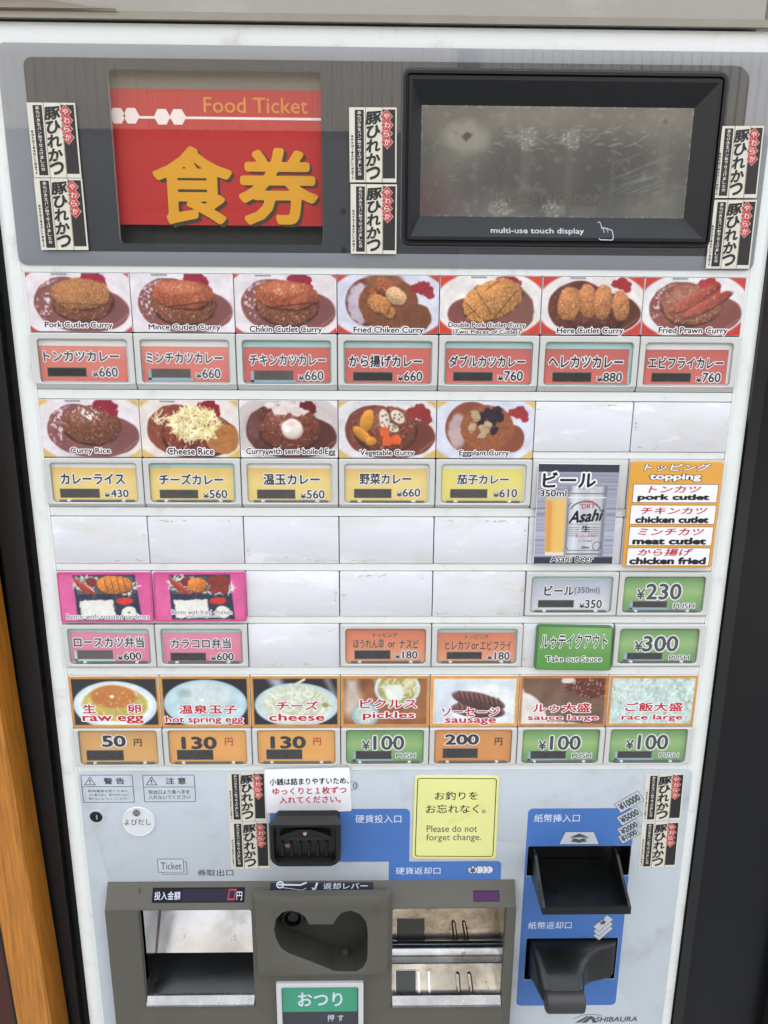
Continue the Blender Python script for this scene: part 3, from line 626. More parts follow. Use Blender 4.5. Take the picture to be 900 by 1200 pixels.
def push_button(i, ztop, half, card, letters, led, label, back=M_white, tilt=0., shift=(0, 0), ledm=None, mats=None, clips=True, small=False):
    """half: top edge of the button (mm); card: (colour top, colour bottom)"""
    zt = ztop; x0, x1 = XC(i) + .35, XC(i + 1) - .35
    if half == 'full': z_b, z_t = zt - BLK + .3, zt - PHT[zt] - .4
    else: z_b, z_t = zt - TH + .2, zt - .2
    wx0, wx1, wz1, wz0 = x0 + 3.6, x1 - 3.6, zt - (WIN[zt][0] if half == 'full' else 3.3), zt - (WIN[zt][1] if half == 'full' else 30.6)
    b = MB(); n = 5; sl = WIN[zt][2] if half == 'full' else 1.2
    out = rr(x0, z_b + sl, x1, z_t, .9, n); low = rr(x0, z_b, x1, z_t, .9, n); inn_ = rr(wx0, wz0, wx1, wz1, 2.4, n)
    ino = rr(wx0 - .5, wz0 - .5, wx1 + .5, wz1 + .5, 2.8, n); ofr = rr(x0 + .5, z_b + sl + .5, x1 - .5, z_t - .5, .9, n)
    b.loft([[(x, -4, z) for x, z in low], [(x, -1, z) for x, z in low], [(x, 1.5, z) for x, z in out], [(x, 2, z) for x, z in ofr], [(x, 2, z) for x, z in ino], [(x, 1.5, z) for x, z in inn_], [(x, -1, z) for x, z in inn_]])
    b.rect(wx0 - .3, wz0 - .3, wx1 + .3, wz1 + .3, -.8, 1)
    t = b.build('push_button', [M_bezel, back], TM, fix=False); t['label'] = label
    # card
    cw, chh = 56.2, 22.6; cx, cz = (wx0 + wx1) / 2 + shift[0], wz0 + 1.0 + chh / 2 + shift[1]
    if back is M_card_none: cw, chh, cx, cz = wx1 - wx0 - .6, wz1 - wz0 - .6, (wx0 + wx1) / 2, (wz0 + wz1) / 2
    co, si = math.cos(tilt), math.sin(tilt)
    def rt(x, z): return (cx + x * co - z * si, cz + x * si + z * co)
    card = [tuple(c + .07 * (255 - c) for c in q) for q in card]
    p = Paint(cw, chh, card[0], .7, 11 + i + int(-ztop)); v = (p.Y / chh)[..., None]; p.a = np.array(card[0]) * (1 - v) + np.array(card[1]) * v
    if len(card) > 2: m_ = np.clip(1 - np.abs(v - .45) / .35, 0, 1); p.a = p.a * (1 - m_) + np.array(card[2]) * m_
    p.a = p.a * (1 + .05 * p.N(12, 2))[..., None]
    p.build('label_card', [rt(-cw / 2, chh / 2), rt(cw / 2, chh / 2), rt(cw / 2, -chh / 2), rt(-cw / 2, -chh / 2)], -.5, t, gain=1.0)
    b = MB(); l = RR(*led, -.2)
    b.rect(l[0] - .5, l[1] - .5, l[2] + .5, l[3] + .5, -.44, 1); b.rect(l[0], l[1], l[2], l[3], -.38, 0)
    if ledm: b.box(l[0] - 2.2, l[0] - .1, -.46, -.42, l[1] - 1.8, l[3], 2); b.box(l[0] - 2.2, l[2] + 2, -.46, -.42, l[1] - 2.6, l[1] - .4, 2)
    b.build('lamp_window', [ledm[0] if ledm and ledm[0] else M_lamp, M_dgap, ledm[1] if ledm and len(ledm) > 1 else M_lampfr][:3] if ledm else [M_lamp, M_dgap], t)
    b = MB(); captions(b, letters, -.3); b.build('lettering', mats or [M_ink, M_white, M_red_ink, M_grey_ink, M_peach], t)
    b = MB(); c_in = rr(wx0 + .9, wz0 + .9, wx1 - .9, wz1 - .9, 1.8, n); c_out = rr(wx0 + .25, wz0 + .25, wx1 - .25, wz1 - .25, 2.2, n)
    b.flat(c_in, 1.5, 0); b.ring(c_out, c_in, 1.5, 1)
    b.loft([[(x, -.7, z) for x, z in c_out], [(x, 1.2, z) for x, z in c_out], [(x, 1.5, z) for x, z in c_out]], 1)
    if clips:
        zc_ = wz0 + .9
        for a0, a1, mi in ((wx0 + 4, wx0 + 9, 3), (wx0 + 9.2, wx0 + 11.2, 2), (wx0 + 12, wx1 - 12.5, 3), (wx1 - 11.5, wx1 - 9.5, 2), (wx1 - 9.3, wx1 - 3.5, 3)): b.box(a0, a1, -.6, .9, zc_ - .5, zc_ + .55, mi)
    b.build('clear_cover', [M_cover, M_coveredge, M_white, M_clip], t)
    return t
M_peach = mat('peach_halo_ink', alb(236, 176, 140), .5)
M_card_none = mat('card_behind_cover', alb(150, 150, 140), .6)
M_coveredge = clear_mat('cover_rim', (.86, .90, .88), .12, 1.7)
M_clip = mat('grey_clip', alb(92, 96, 88), .35)
K = dict(bold=.03, out=(1, .075), res=26)
KP = dict(bold=.02, out=(1, .07), res=26)
KC = dict(bold=.02, out=(1, .10), res=30)
def yen(num, px, yw=None, kw=KP):
    l, t, r, b = px; w = (r - l); yw = yw or w * .24
    return [('¥', (l, t + (b - t) * .42, l + yw, b), 0, kw), (num, (l + yw + w * (.09 if num[0] == '1' else .02), t, r, b), 0, kw)]
SALM = ((226, 130, 108), (214, 104, 90), (218, 112, 98)); SALM2 = ((206, 92, 78), (212, 84, 72), (200, 86, 76)); SALM3 = ((190, 82, 72), (222, 96, 80), (198, 84, 76))
YEL = ((226, 186, 88), (238, 206, 100), (236, 208, 116)); YEL2 = ((232, 218, 84), (226, 208, 104))
A_BTN = [
 ('トンカツカレー', (50.9, 411.2, 139.9, 423.7), '660', (108.3, 430.3, 138.1, 441.8), (56.2, 431.5, 100.7, 440.6), SALM, M_white, 'salmon button for pork cutlet curry'),
 ('ミンチカツカレー', (171, 413, 261, 426), '660', (229.5, 432, 258.5, 443.5), (177.5, 433, 222.5, 442), SALM, M_white, 'salmon button for mince cutlet curry'),
 ('チキンカツカレー', (292.4, 415.4, 382.1, 428.3), '660', (349.6, 434.4, 379.2, 446), (297.8, 435, 343, 444.7), SALM2, M_sage, 'salmon button for chicken cutlet curry'),
 ('から揚げカレー', (408.9, 416.1, 495, 430.5), '660', (465.8, 435.3, 495, 446.7), (414.4, 436.7, 459.4, 445.8), SALM2, M_sage, 'salmon button for fried chicken curry'),
 ('ダブルカツカレー', (526.1, 416.7, 615.5, 430.5), '760', (583, 434.7, 612.8, 446.4), (531.7, 436.7, 576.7, 446), SALM3, M_sage, 'salmon button for double cutlet curry at 760 yen'),
 ('ヘレカツカレー', (642.6, 417, 730.5, 431.4), '880', (699, 436.5, 729, 447.6), (648, 437, 692.4, 447), SALM3, M_sage, 'salmon button for fillet cutlet curry at 880 yen'),
 ('エビフライカレー', (759.6, 418.5, 848.1, 432), '760', (815.4, 436.8, 844.5, 448.2), (764, 437.7, 809, 447), SALM3, M_white, 'salmon button for fried prawn curry')]
for i, (jp, jb, num, pb, lb, cc, bk, lab) in enumerate(A_BTN):
    push_button(i, ZA, 'full', cc, [(jp, jb, 3 if i < 3 else 0, K)] + [(a_, b_, 3 if i < 3 else 0, k_) for a_, b_, _, k_ in yen(num, pb)], lb, lab, bk, tilt=(-.006, -.004, 0, 0, -.003, 0, .004)[i], shift=((-.8, 0), (-.5, 0), (-.2, 0), (0, 0), (.3, 0), (-1.1, 0), (-1.1, 0))[i], ledm=[M_lampf] if i in (1, 2) else None, clips=False)
B_BTN = [
 ('カレーライス', (71, 554.7, 146.2, 567.7), '430', (122.5, 573.5, 150.8, 582.7), (71, 573.5, 116, 582.7), YEL, M_white, 'yellow button for curry rice at 430 yen'),
 ('チーズカレー', (186.6, 555.3, 261.8, 568.3), '560', (238, 573.8, 266.4, 583.9), (187.8, 574.7, 231.4, 583.3), YEL, M_sage, 'yellow button for cheese curry'),
 ('温玉カレー', (308.5, 555, 375, 568.3), '560', (352, 574.2, 380.5, 584.3), (302, 574.5, 345.3, 583.8), YEL, M_white, 'yellow button for soft egg curry'),
 ('野菜カレー', (421.3, 554.5, 481.9, 567.8), '660', (464.5, 572.3, 492.5, 582.2), (415.5, 573.7, 458, 583), YEL, M_white, 'yellow button for vegetable curry'),
 ('茄子カレー', (535.5, 555.8, 596.5, 567.8), '610', (577.9, 572.9, 606.1, 583), (528.3, 574, 570.4, 583), YEL2, M_white, 'lemon yellow button for eggplant curry')]
for i, (jp, jb, num, pb, lb, cc, bk, lab) in enumerate(B_BTN):
    push_button(i, ZB, 'full', cc, [(jp, jb, 0, K)] + yen(num, pb), lb, lab, bk, tilt=(-.008, 0, -.004, .004, 0)[i], shift=(-.6, 0))
PNK = ((226, 128, 156), (222, 110, 142)); ORG = ((214, 104, 62), (232, 152, 104))
GRN = ((96, 150, 74), (104, 156, 84), (142, 184, 104)); AMB = ((232, 164, 70), (232, 158, 66))
push_button(0, ZD2, 'h', PNK, [('ロースカツ弁当', (86.2, 746, 168.9, 759), 3, K)] + yen('600', (137.7, 764.3, 165.7, 773.5)), (90.6, 762.8, 131.6, 772), 'pink button for loin cutlet bento', M_sage, tilt=-.03, ledm=[M_lampf, M_sage])
push_button(1, ZD2, 'h', PNK, [('カラコロ弁当', (199.8, 748, 270.6, 760), 3, K)] + yen('600', (247, 764.9, 274, 774)), (200.4, 765.7, 240.6, 773.8), 'pink button for fried chicken and croquette bento', M_sage)
KT = dict(bold=.012, out=(4, .035), res=30)
push_button(3, ZD2, 'h', ORG, [('トッピング', (437.3, 741.2, 466.1, 746.8), 0, KT), ('ほうれん草', (414.1, 748.7, 450.1, 759.9), 0, KT), ('or', (454.7, 752.7, 463.5, 758.8), 0, KT), ('ナスビ', (468, 749, 490.7, 759.9), 0, KT)] + yen('180', (462.7, 762.8, 489.3, 771.9)), (416, 762.8, 456.8, 771.9), 'orange button for spinach or eggplant topping', M_card_none)
push_button(4, ZD2, 'h', ORG, [('トッピング', (545.3, 743.3, 572.8, 748.7), 0, KT), ('ヒレカツ', (521.9, 750.8, 550.7, 761.5), 0, KT), ('or', (552.5, 754, 560.8, 761), 0, KT), ('エビフライ', (562.7, 750.8, 599.2, 761.5), 0, KT)] + yen('180', (570.7, 763.9, 597.3, 773.2)), (524, 764.7, 564, 771.9), 'orange button for fillet cutlet or fried prawn topping', M_sage)
KG = dict(bold=.02, out=(1, .05), res=30); KS = dict(bold=.01, out=(1, .10), res=26)
push_button(5, ZD1, 'h', ((176, 180, 196), (216, 218, 226)), [('ビール', (637.9, 686, 672.8, 698), 0, K), ('(350ml)', (673.3, 687.9, 702.7, 697), 3, dict(bold=0, res=22))] + yen('350', (678.7, 702.8, 705.3, 712.7)), (631.2, 704, 671.7, 711.3), 'silver grey button for beer at 350 yen', M_sage)
def green(i, zt, half, yb, nb, num, pb, lb, lab):
    push_button(i, zt, half, GRN, [('¥', yb, 3, KG), (num, nb, 3, KG), ('PUSH', pb, 3, KS)], lb, lab, M_card_none, ledm=[M_lamp, M_lampfr], mats=[M_ink, M_white, M_red_ink, M_dkgreen])
M_peach0 = None
M_dkgreen = mat('dark_slate_ink', alb(44, 56, 62), .45)
green(6, ZD1, 'h', (746, 689.7, 756, 702.4), (757.1, 683.8, 798.7, 702.8), '230', (789.2, 707, 813.7, 713.3), (741.7, 705.3, 781.2, 711.6), 'green push button priced 230 yen')
green(6, ZD2, 'h', (743.2, 750.9, 753.3, 763), (753.3, 745, 794.9, 763.6), '300', (784.2, 767.8, 807.4, 773.3), (735, 765.7, 775.5, 772.4), 'green push button priced 300 yen')
green(3, ZE, 'full', (424, 867.5, 433.8, 879), (437.4, 861.9, 473.9, 879), '100', (464.3, 882.7, 486.8, 888.3), (417, 880.7, 458.2, 889.3), 'green push button under the pickles picture')
green(5, ZE, 'full', (630.6, 867.5, 640.6, 879), (644.4, 861.9, 680.7, 879), '100', (670.4, 882.7, 692.9, 888.3), (622, 880.7, 662.4, 888.8), 'green push button under the sauce picture')
green(6, ZE, 'full', (733.2, 866.5, 743, 878.6), (747.2, 860.8, 783.1, 878.6), '100', (772.7, 882.4, 795, 887.3), (724, 881, 763.3, 888), 'green push button under the rice picture')
KB = dict(bold=.035, res=30); KO = dict(bold=.035, out=(1, .05), res=30); KE = dict(bold=.015, res=24)
push_button(0, ZE, 'full', ((206, 150, 70), (222, 166, 84)), [('50', (119.2, 861.6, 147.5, 875.5), 0, KO), ('円', (156.8, 865.9, 166.1, 874.7), 0, KE)], (102, 880, 144.3, 890.7), 'tan button priced 50 yen', M_card_none)
push_button(1, ZE, 'full', AMB, [('130', (212.5, 863.2, 254.1, 878), 0, KB), ('円', (263.5, 864.5, 272.8, 873.9), 2, KE)], (208, 879.5, 249.3, 889.9), 'amber button under the hot spring egg picture', M_card_none)
push_button(2, ZE, 'full', AMB, [('130', (316.9, 862.6, 358.5, 877.3), 0, KB), ('円', (367, 864.4, 376.3, 873.4), 2, KE)], (312.7, 879, 353.6, 889.3), 'amber button under the cheese picture', M_card_none)
push_button(4, ZE, 'full', ((216, 138, 56), (214, 134, 54)), [('200', (521.3, 860.2, 561.4, 872.9), 0, KO), ('円', (579.7, 864.4, 588.8, 873.4), 0, KE)], (519.3, 877.8, 559.2, 888), 'orange button priced 200 yen', M_card_none)

# ------------------------------------------------------------------ the printed food pictures
PL = (222, 214, 218)
def curry(seed, corner, sauce=(136, 84, 82), mound=(128, 78, 58), plate_c=PL, hl=1., mnd=(35, 16.5, 20, 13.5), shape=0, pr=None):
    p = Paint(66, 37, corner, 2.5, seed)
    pr = pr or ((41, 26) if seed in (11, 21, 31) else (40, 23.5) if seed in (41, 81, 91, 101, 111, 121) else (37, 22)); p.ell(33, 18, pr[0], pr[1], plate_c, soft=1); p.ell(33, 18.5, 33.5, 19, tuple(c - 10 for c in plate_c), soft=3); p.ell(33, 18.5, 32, 18, plate_c, soft=2)
    p.ell(33, 43, 26, 8, tuple(c * .82 for c in plate_c), soft=4, alpha=.7)
    d = tuple(c * .86 for c in sauce)
    if shape == 0:
        p.ell(24, 19, 20, 16.5, sauce, wob=.04, wc=8, soft=.6, tex=.03, cell=3); p.ell(44, 23.5, 21.5, 13, sauce, wob=.04, wc=8, soft=.6, tex=.03, cell=3); p.ell(36, 30, 20, 8, sauce, soft=.8)
        p.ell(52, 23, 12, 9, d, soft=4, alpha=.5)
        m = p.ell(13, 16, 7.5, 12, sauce, rot=.2, soft=4, alpha=.01); p.specks(m * hl, (236, 226, 232), .10, 1.6, .8); p.line(9, 9, 20, 4, .9, (226, 214, 220), .35 * hl)
        p.line(55, 33, 64, 26, .7, (180, 140, 138), .5)
    if mnd:
        x, y, rx, ry = mnd; p.ell(x, y + 1, rx + .6, ry + .4, tuple(c * .55 for c in mound), wob=.05, soft=1.2)
        m = p.ell(x, y, rx, ry, mound, wob=.07, wc=4, soft=.8, tex=.26, cell=.9, shade=.16); p.specks(m, tuple(min(255, c * 1.75) for c in mound), .16, .7, .55); p.specks(m, tuple(c * .45 for c in mound), .17, .9, .5); p.specks(m, (226, 206, 200), .24, 1.3, .55); p.ell(x - rx * .3, y - ry * .35, rx * .5, ry * .35, (190, 150, 140), soft=4, alpha=.18)
    return p
def pickle(p, x=42, y=3, c=(160, 36, 62), s=1.):
    for dx, dy, r in ((-4, 0, 4), (0, .5, 5), (4, 1.5, 4.5), (5.5, 5, 3.2), (1, -2, 4)): p.ell(x + dx * s, y + dy * s, r * s, r * .78 * s, c, wob=.28, wc=1.6, soft=.4, tex=.22, cell=.8)
def capw(*l): return [(t, px, 0, KC) for t, px in l]
ML = [M_ink, M_white, M_red_ink, M_grey_ink]
RED = (196, 62, 56); GLD = (214, 178, 96)
def cutlet(p, x, y, rx, ry, c, rot=0., cuts=()):
    p.ell(x + .3, y + .9, rx + .2, ry, tuple(v * .45 for v in c), rot, wob=.08, wc=3, soft=.7)
    m = p.ell(x, y, rx, ry, c, rot, wob=.08, wc=3, soft=.5, tex=.18, cell=1., shade=.18, p=2.3); p.specks(m, tuple(min(255, v * 1.45) for v in c), .12, .8, .6); p.specks(m, tuple(v * .55 for v in c), .17, .8, .55); p.specks(m, (236, 214, 196), .25, 1.1, .5); p.ell(x - rx * .2, y - ry * .4, rx * .5, ry * .3, tuple(min(255, v * 1.35) for v in c), rot, soft=3, alpha=.3)
    for a in cuts: p.line(*a, .45, tuple(v * .38 for v in c), .8)
def top_marks(p, x):
    for k in range(4): p.line(x + k * 2.6, .6, x + 1.6 + k * 2.6, .8, .9, (70, 78, 90), .7)
# row A
p = curry(11, RED); pickle(p, 43, 2.5, (158, 34, 66)); cutlet(p, 34.5, 13, 18.5, 9.5, (160, 106, 66)); p.line(20, 19, 49, 20, .7, (96, 50, 36), .7)
p.specks(p.ell(35, 12, 17, 8, (176, 122, 78), soft=4, alpha=.3), (226, 176, 110), .14, .7, .6); top_marks(p, 17)
picture_tile(0, ZA, p, capw(('Pork Cutlet Curry', (52.5, 377, 132, 386))), 'pork cutlet curry picture, first in the top row', ML)
for i, sd, cap, px in ((1, 21, 'Mince Cutlet Curry', (174, 380, 258.5, 388.5)), (2, 31, 'Chikin Cutlet Curry', (292.5, 382, 377.5, 391.5))):
    p = curry(sd, RED if i == 2 else PL, mnd=(34, 19, 20, 13)); pickle(p, 42, 2.5, (150, 32, 62)); cutlet(p, 34, 13, 20, 9, (156, 82, 56), .06); cutlet(p, 44, 17, 8, 4, (150, 80, 56), -.4)
    p.line(22, 21, 50, 17.5, .8, (84, 36, 26), .8); p.specks(p.ell(32, 9, 12, 4, (206, 126, 86), soft=3, alpha=.35), (240, 206, 180), .15, .8, .7); top_marks(p, 14)
    picture_tile(i, ZA, p, capw((cap, px)), ('mince cutlet curry picture' if i == 1 else 'chicken cutlet curry picture') + ' in the top row', ML)
p = curry(41, RED, mound=(128, 78, 56), sauce=(118, 60, 44), plate_c=(206, 208, 222), shape=1, mnd=None)
p.ell(20, 17, 15, 15.5, (112, 54, 44), soft=.8); p.ell(15, 18, 9, 13, (186, 172, 186), wob=.15, wc=3, soft=2, tex=.06); p.ell(33, 18, 19.5, 17, (128, 76, 50), wob=.04, soft=.8, tex=.2, cell=1); p.ell(52, 27, 9.5, 9, (118, 72, 48), wob=.05, soft=.8, tex=.12)
p.ell(30, 3, 12, 5, (140, 92, 66), soft=2, tex=.2)
for x, y, r in ((24, 12, 5), (33, 23, 5), (30, 7, 6.5), (27, 18, 7.5), (38, 13, 7)): cutlet(p, x, y, r, r * .75, {30: (148, 84, 56), 27: (176, 118, 66), 38: (200, 158, 116), 33: (170, 110, 62), 24: (132, 74, 46)}[x], .5)
pickle(p, 55, 8, (156, 44, 56), .95)
picture_tile(3, ZA, p, capw(('Fried Chiken Curry', (414.2, 382.8, 496.4, 392.2))), 'fried chicken curry picture in the top row', ML)
p = curry(51, (206, 66, 46), sauce=(134, 84, 78), plate_c=(224, 220, 216), mnd=None, shape=1); p.ell(18, 24, 13, 10, (128, 72, 68), soft=.8, tex=.05); p.ell(50, 22, 12, 14, (128, 84, 76), wob=.05, soft=.8); p.ell(30, 28, 18, 7, (130, 78, 70), soft=1)
pickle(p, 44, 3, (160, 40, 66)); cutlet(p, 34, 15, 20, 12, (184, 126, 72), -.35, ((17, 17, 27, 27), (24, 10, 34, 24), (36, 26, 50, 9), (15, 27, 24, 21), (29, 9, 38, 3))); top_marks(p, 20)
picture_tile(4, ZA, p, capw(('Double Pork Cutlet Curry', (525.3, 377.8, 615.8, 385.6)), ('(Two Pieces of Cutlet)', (530.3, 386.1, 609.4, 393))), 'double pork cutlet curry picture in the top row', ML)
p = curry(61, RED, sauce=(104, 54, 44), plate_c=(222, 216, 214), hl=.2, mnd=(36, 28, 17, 7), mound=(92, 46, 34)); pickle(p, 51, 4, (164, 44, 52), .8)
for x, y, rx, ry, a in ((18, 17, 7.6, 10.5, .1), (30, 15, 5.6, 11, -.15), (40, 16, 6, 11, 0), (52, 18, 5.5, 9.5, -.15)): cutlet(p, x, y, rx, ry, (178, 118, 74), a)
top_marks(p, 18); picture_tile(5, ZA, p, capw(('Here Cutlet Curry', (652.5, 383.7, 730.5, 393))), 'fillet cutlet curry picture with four round cutlets', ML)
p = curry(71, RED, sauce=(140, 80, 74), plate_c=(222, 220, 222), mnd=(32, 17, 20, 13), mound=(138, 84, 62)); pickle(p, 42, 4, (170, 50, 56), .9)
for x, y, rx, a in ((34, 13, 17, -.55), (42, 17, 17, -.5)): cutlet(p, x, y, rx, 3.4, (156, 66, 48), a)
p.ell(33, 16, 20, 12, (190, 150, 150), soft=8, alpha=.18); top_marks(p, 18)
picture_tile(6, ZA, p, capw(('Fried Prawn Curry', (771.6, 383.4, 852.6, 393))), 'fried prawn curry picture, last in the top row', ML)
# row B
p = curry(81, GLD, mnd=(34, 16, 19, 12.5), mound=(120, 72, 54)); pickle(p, 44, 3, (146, 32, 60)); m = p.ell(33, 9, 6, 4, (150, 110, 100), wob=.3, soft=2, alpha=.2); p.specks(m, (246, 240, 244), .0, 1.3, 1.); p.specks(p.ell(33, 9, 12, 6, (0, 0, 0), alpha=0), (236, 226, 228), .16, 1, .8); top_marks(p, 18)
picture_tile(0, ZB, p, capw(('Curry Rice', (82.5, 524.5, 129.5, 533))), 'plain curry rice picture in the second row', ML)
p = curry(91, GLD, mnd=(38, 22, 24, 15), mound=(122, 56, 40), sauce=(140, 70, 54), plate_c=(224, 214, 208), hl=.2); p.ell(55, 25, 11, 10, (176, 116, 62), wob=.08, soft=1, tex=.1); p.line(48, 24, 60, 20, .5, (140, 84, 44), .6); p.line(50, 29, 63, 25, .5, (140, 84, 44), .6); pickle(p, 46, 4, (140, 28, 44), .95)
p.strands(36, 15, 17, 10.5, 330, 5.5, .62, [(238, 232, 180), (226, 214, 150), (246, 242, 204), (214, 198, 136)]); p.strands(14, 11, 5, 4, 16, 4, .6, [(238, 232, 190)]); top_marks(p, 14)
picture_tile(1, ZB, p, capw(('Cheese Rice', (196, 524.5, 250.5, 533))), 'cheese rice picture heaped with shredded cheese', ML)
p = curry(101, PL, sauce=(96, 50, 46), mound=(112, 58, 44), mnd=(34, 18, 20.5, 14), plate_c=(198, 188, 186), hl=.15); p.ell(9, 17, 5, 8, (150, 110, 112), soft=4, alpha=.35)
m = p.ell(34, 5, 16, 4.5, (226, 214, 212), wob=.5, wc=3, soft=1, tex=.06, alpha=.9); pickle(p, 46, 3, (110, 30, 36), .7); p.ell(35.5, 18.5, 7.4, 6.4, (196, 168, 160), wob=.06, soft=1); p.ell(35, 17.5, 6.8, 5.8, (232, 222, 214), wob=.06, soft=1.5, shade=.1); p.ell(35, 15, 3, 2, (216, 186, 190), soft=2, alpha=.6); p.ell(32, 19, 1.6, 1.2, (250, 248, 246), soft=1)
picture_tile(2, ZB, p, capw(('Curry with semi-boiled Egg', (288.5, 525.1, 393.3, 534.5))), 'curry with soft boiled egg picture', ML)
p = curry(111, GLD, sauce=(122, 64, 50), mound=(120, 66, 48), mnd=(32, 18, 21, 15), plate_c=(214, 212, 214), hl=.2); pickle(p, 54, 7, (150, 50, 50), 1.05)
for x, y, rx, ry, a in ((19, 13, 4.5, 8, .3), (16, 22, 8, 3.4, .7), (22, 26, 4, 3, 0)): p.ell(x, y + .6, rx + .3, ry, (90, 48, 26), a, soft=.6); p.ell(x, y, rx, ry, (202, 136, 50), a, wob=.08, soft=.6, tex=.08, shade=.2)
for x, y, rx, ry, a in ((31, 12, 3.4, 7, -.2), (40, 10, 5.4, 3.6, .7), (36, 17, 5, 2.6, .4)):
    p.ell(x, y, rx, ry, (216, 204, 188), a, soft=.5, tex=.04)
    for k in range(5): p.ell(x + rx * .5 * math.cos(k * 1.3), y + ry * .5 * math.sin(k * 1.3), .75, .7, (110, 84, 66), soft=.5)
for x, y, a in ((31, 20, .2), (33, 26, 1.), (39, 25, 1.6)): p.poly([(x - 3.5, y - 2), (x + .6, y - 4), (x + 4, y - .6), (x + 2.6, y + 3), (x - 2.6, y + 3)], (222, 96, 46), wob=.5, tex=.06); p.line(x - 3, y + 3, x + 3, y + 3.1, .6, (150, 54, 26), .7)
picture_tile(3, ZB, p, capw(('Vegetable Curry', (421.9, 527, 485.3, 535.8))), 'vegetable curry picture with pumpkin, lotus root and carrot', ML)
p = curry(121, GLD, sauce=(140, 78, 54), mound=(140, 84, 54), plate_c=(208, 212, 226), mnd=None, shape=1); p.ell(23, 17, 17.5, 17, (140, 78, 56), soft=.8, tex=.05); p.ell(14, 19, 6.5, 11, (196, 182, 186), wob=.15, wc=3, soft=2, alpha=.8); p.ell(52, 24, 8, 9, (140, 78, 56), soft=.8); p.ell(38, 30, 16, 5, (140, 78, 56), soft=1)
m = p.ell(34, 17, 18.5, 15, (152, 90, 56), wob=.06, soft=.8, tex=.22, cell=.9); pickle(p, 55, 7, (164, 52, 60), .85)
for x, y, r in ((30, 10, 3.4), (35, 8, 3.6), (40, 6, 3.6), (42, 10, 3.2), (37, 13, 3.5), (30, 13, 3), (39, 19, 2.6)): p.ell(x, y, r * 1.2, r * .9, (48, 36, 52), x * .3, wob=.25, wc=2, soft=.5, tex=.35, cell=1.)
for x, y, r in ((26, 9, 4.), (24, 17, 3.6), (32, 18, 4.2), (35, 15, 3.), (31, 22, 3), (46, 15, 3)): p.ell(x, y, r, r * .7, (184, 158, 124) if x < 46 else (150, 92, 60), x, wob=.25, wc=2, soft=.5, tex=.12, cell=1); p.line(x - r, y + r * .6, x + r, y + r * .7, .45, (84, 56, 40), .6)
picture_tile(4, ZB, p, capw(('Eggplant Curry', (537.9, 527.5, 596.5, 535.8))), 'eggplant curry picture in the second row', ML)
# row E: toppings with amber borders
KR = dict(bold=.022, out=(1, .07), res=26); AMBR = (206, 146, 66)
def red(*l): return [(t, px, 2, KR) for t, px in l]
def topp(i, p, caps, lab, edge=AMBR, bw=1.9): p.border(bw, edge); picture_tile(i, ZE, p, caps, lab, ML)
p = Paint(66, 37, (52, 52, 58), 2.4, 201); p.ell(33, 21, 31, 17.5, (206, 220, 228), soft=.8); p.ell(33, 21, 27, 14.5, (232, 240, 242), soft=2); p.ell(33, 20, 24.5, 12.5, (196, 178, 92), wob=.03, soft=1.5, tex=.1, cell=3); p.ell(32, 14.5, 17, 8.5, (196, 124, 66), soft=1.6, tex=.05, cell=2); m = p.ell(32, 20, 22, 11, (0, 0, 0), alpha=0); p.specks(m, (236, 226, 160), .2, 2, .6); p.ell(31, 14.5, 1.6, 1.1, (255, 252, 240), soft=.6)
for k in range(16): a = 3.6 + k * .16; p.line(32 + 18 * math.cos(a), 15 + 9.2 * math.sin(a), 32 + 18 * math.cos(a + .16), 15 + 9.2 * math.sin(a + .16), .7, (236, 214, 170), .7)
topp(0, p, red(('生', (96.8, 825.3, 112.5, 836)), ('卵', (149.9, 825.3, 165.3, 836)), ('raw egg', (96.8, 838.7, 168.5, 848))), 'raw egg topping picture')
p = Paint(66, 37, (44, 42, 46), 2.4, 211); p.ell(33, 20, 31, 17.5, (176, 206, 216), soft=.8); p.ell(33, 20, 28, 15, (192, 220, 226), soft=2); p.ell(34, 18.5, 22, 12, (164, 196, 204), soft=4); p.ell(34, 13.5, 20, 9, (200, 216, 216), soft=3, tex=.03); p.ell(17, 12, 5, 3, (140, 156, 156), soft=3, alpha=.6); p.ell(30, 17, 2, 1, (232, 240, 240), soft=.8)
topp(1, p, red(('温泉玉子', (209.3, 825.9, 278.1, 836.5)), ('hot spring egg', (194.1, 839.2, 285.3, 848.8))), 'hot spring egg topping picture')
p = Paint(66, 37, (44, 46, 52), 2.4, 221); p.poly([(12, 1), (22, 1), (28, 12), (20, 12)], (196, 202, 212), soft=5, alpha=.8); p.poly([(54, 1), (58, 1), (64, 14), (60, 14)], (180, 180, 176), soft=4, alpha=.7); p.ell(34, 21, 31.5, 16, (188, 208, 214), soft=.8); p.ell(34, 21, 28, 13.5, (206, 220, 214), soft=2); p.ell(34, 20, 25, 13, (206, 212, 190), wob=.1, soft=2, tex=.08, cell=2)
p.strands(34, 20, 22, 10, 150, 8, 1.1, [(222, 226, 208), (202, 206, 178), (230, 232, 216), (186, 192, 160)]); p.line(33, 6, 40, 2.4, 1.6, (222, 224, 200)); p.ell(55, 21, 2.4, 1.6, (150, 156, 90), wob=.4, soft=1)
topp(2, p, red(('チーズ', (323.7, 821.6, 373.1, 832)), ('cheese', (315.2, 836.2, 380.5, 844.8))), 'cheese topping picture')
p = Paint(66, 37, (158, 104, 68), 2.4, 231); p.put(np.clip(p.N(22, 2) * 4 + .3, 0, 1), (120, 76, 50), alpha=.8); p.poly([(4, 2), (12, 2), (16, 20), (6, 30), (2, 26)], (206, 200, 190), soft=6, alpha=.8); p.poly([(24, 2), (28, 2), (36, 14), (32, 18)], (200, 190, 170), soft=4, alpha=.7)
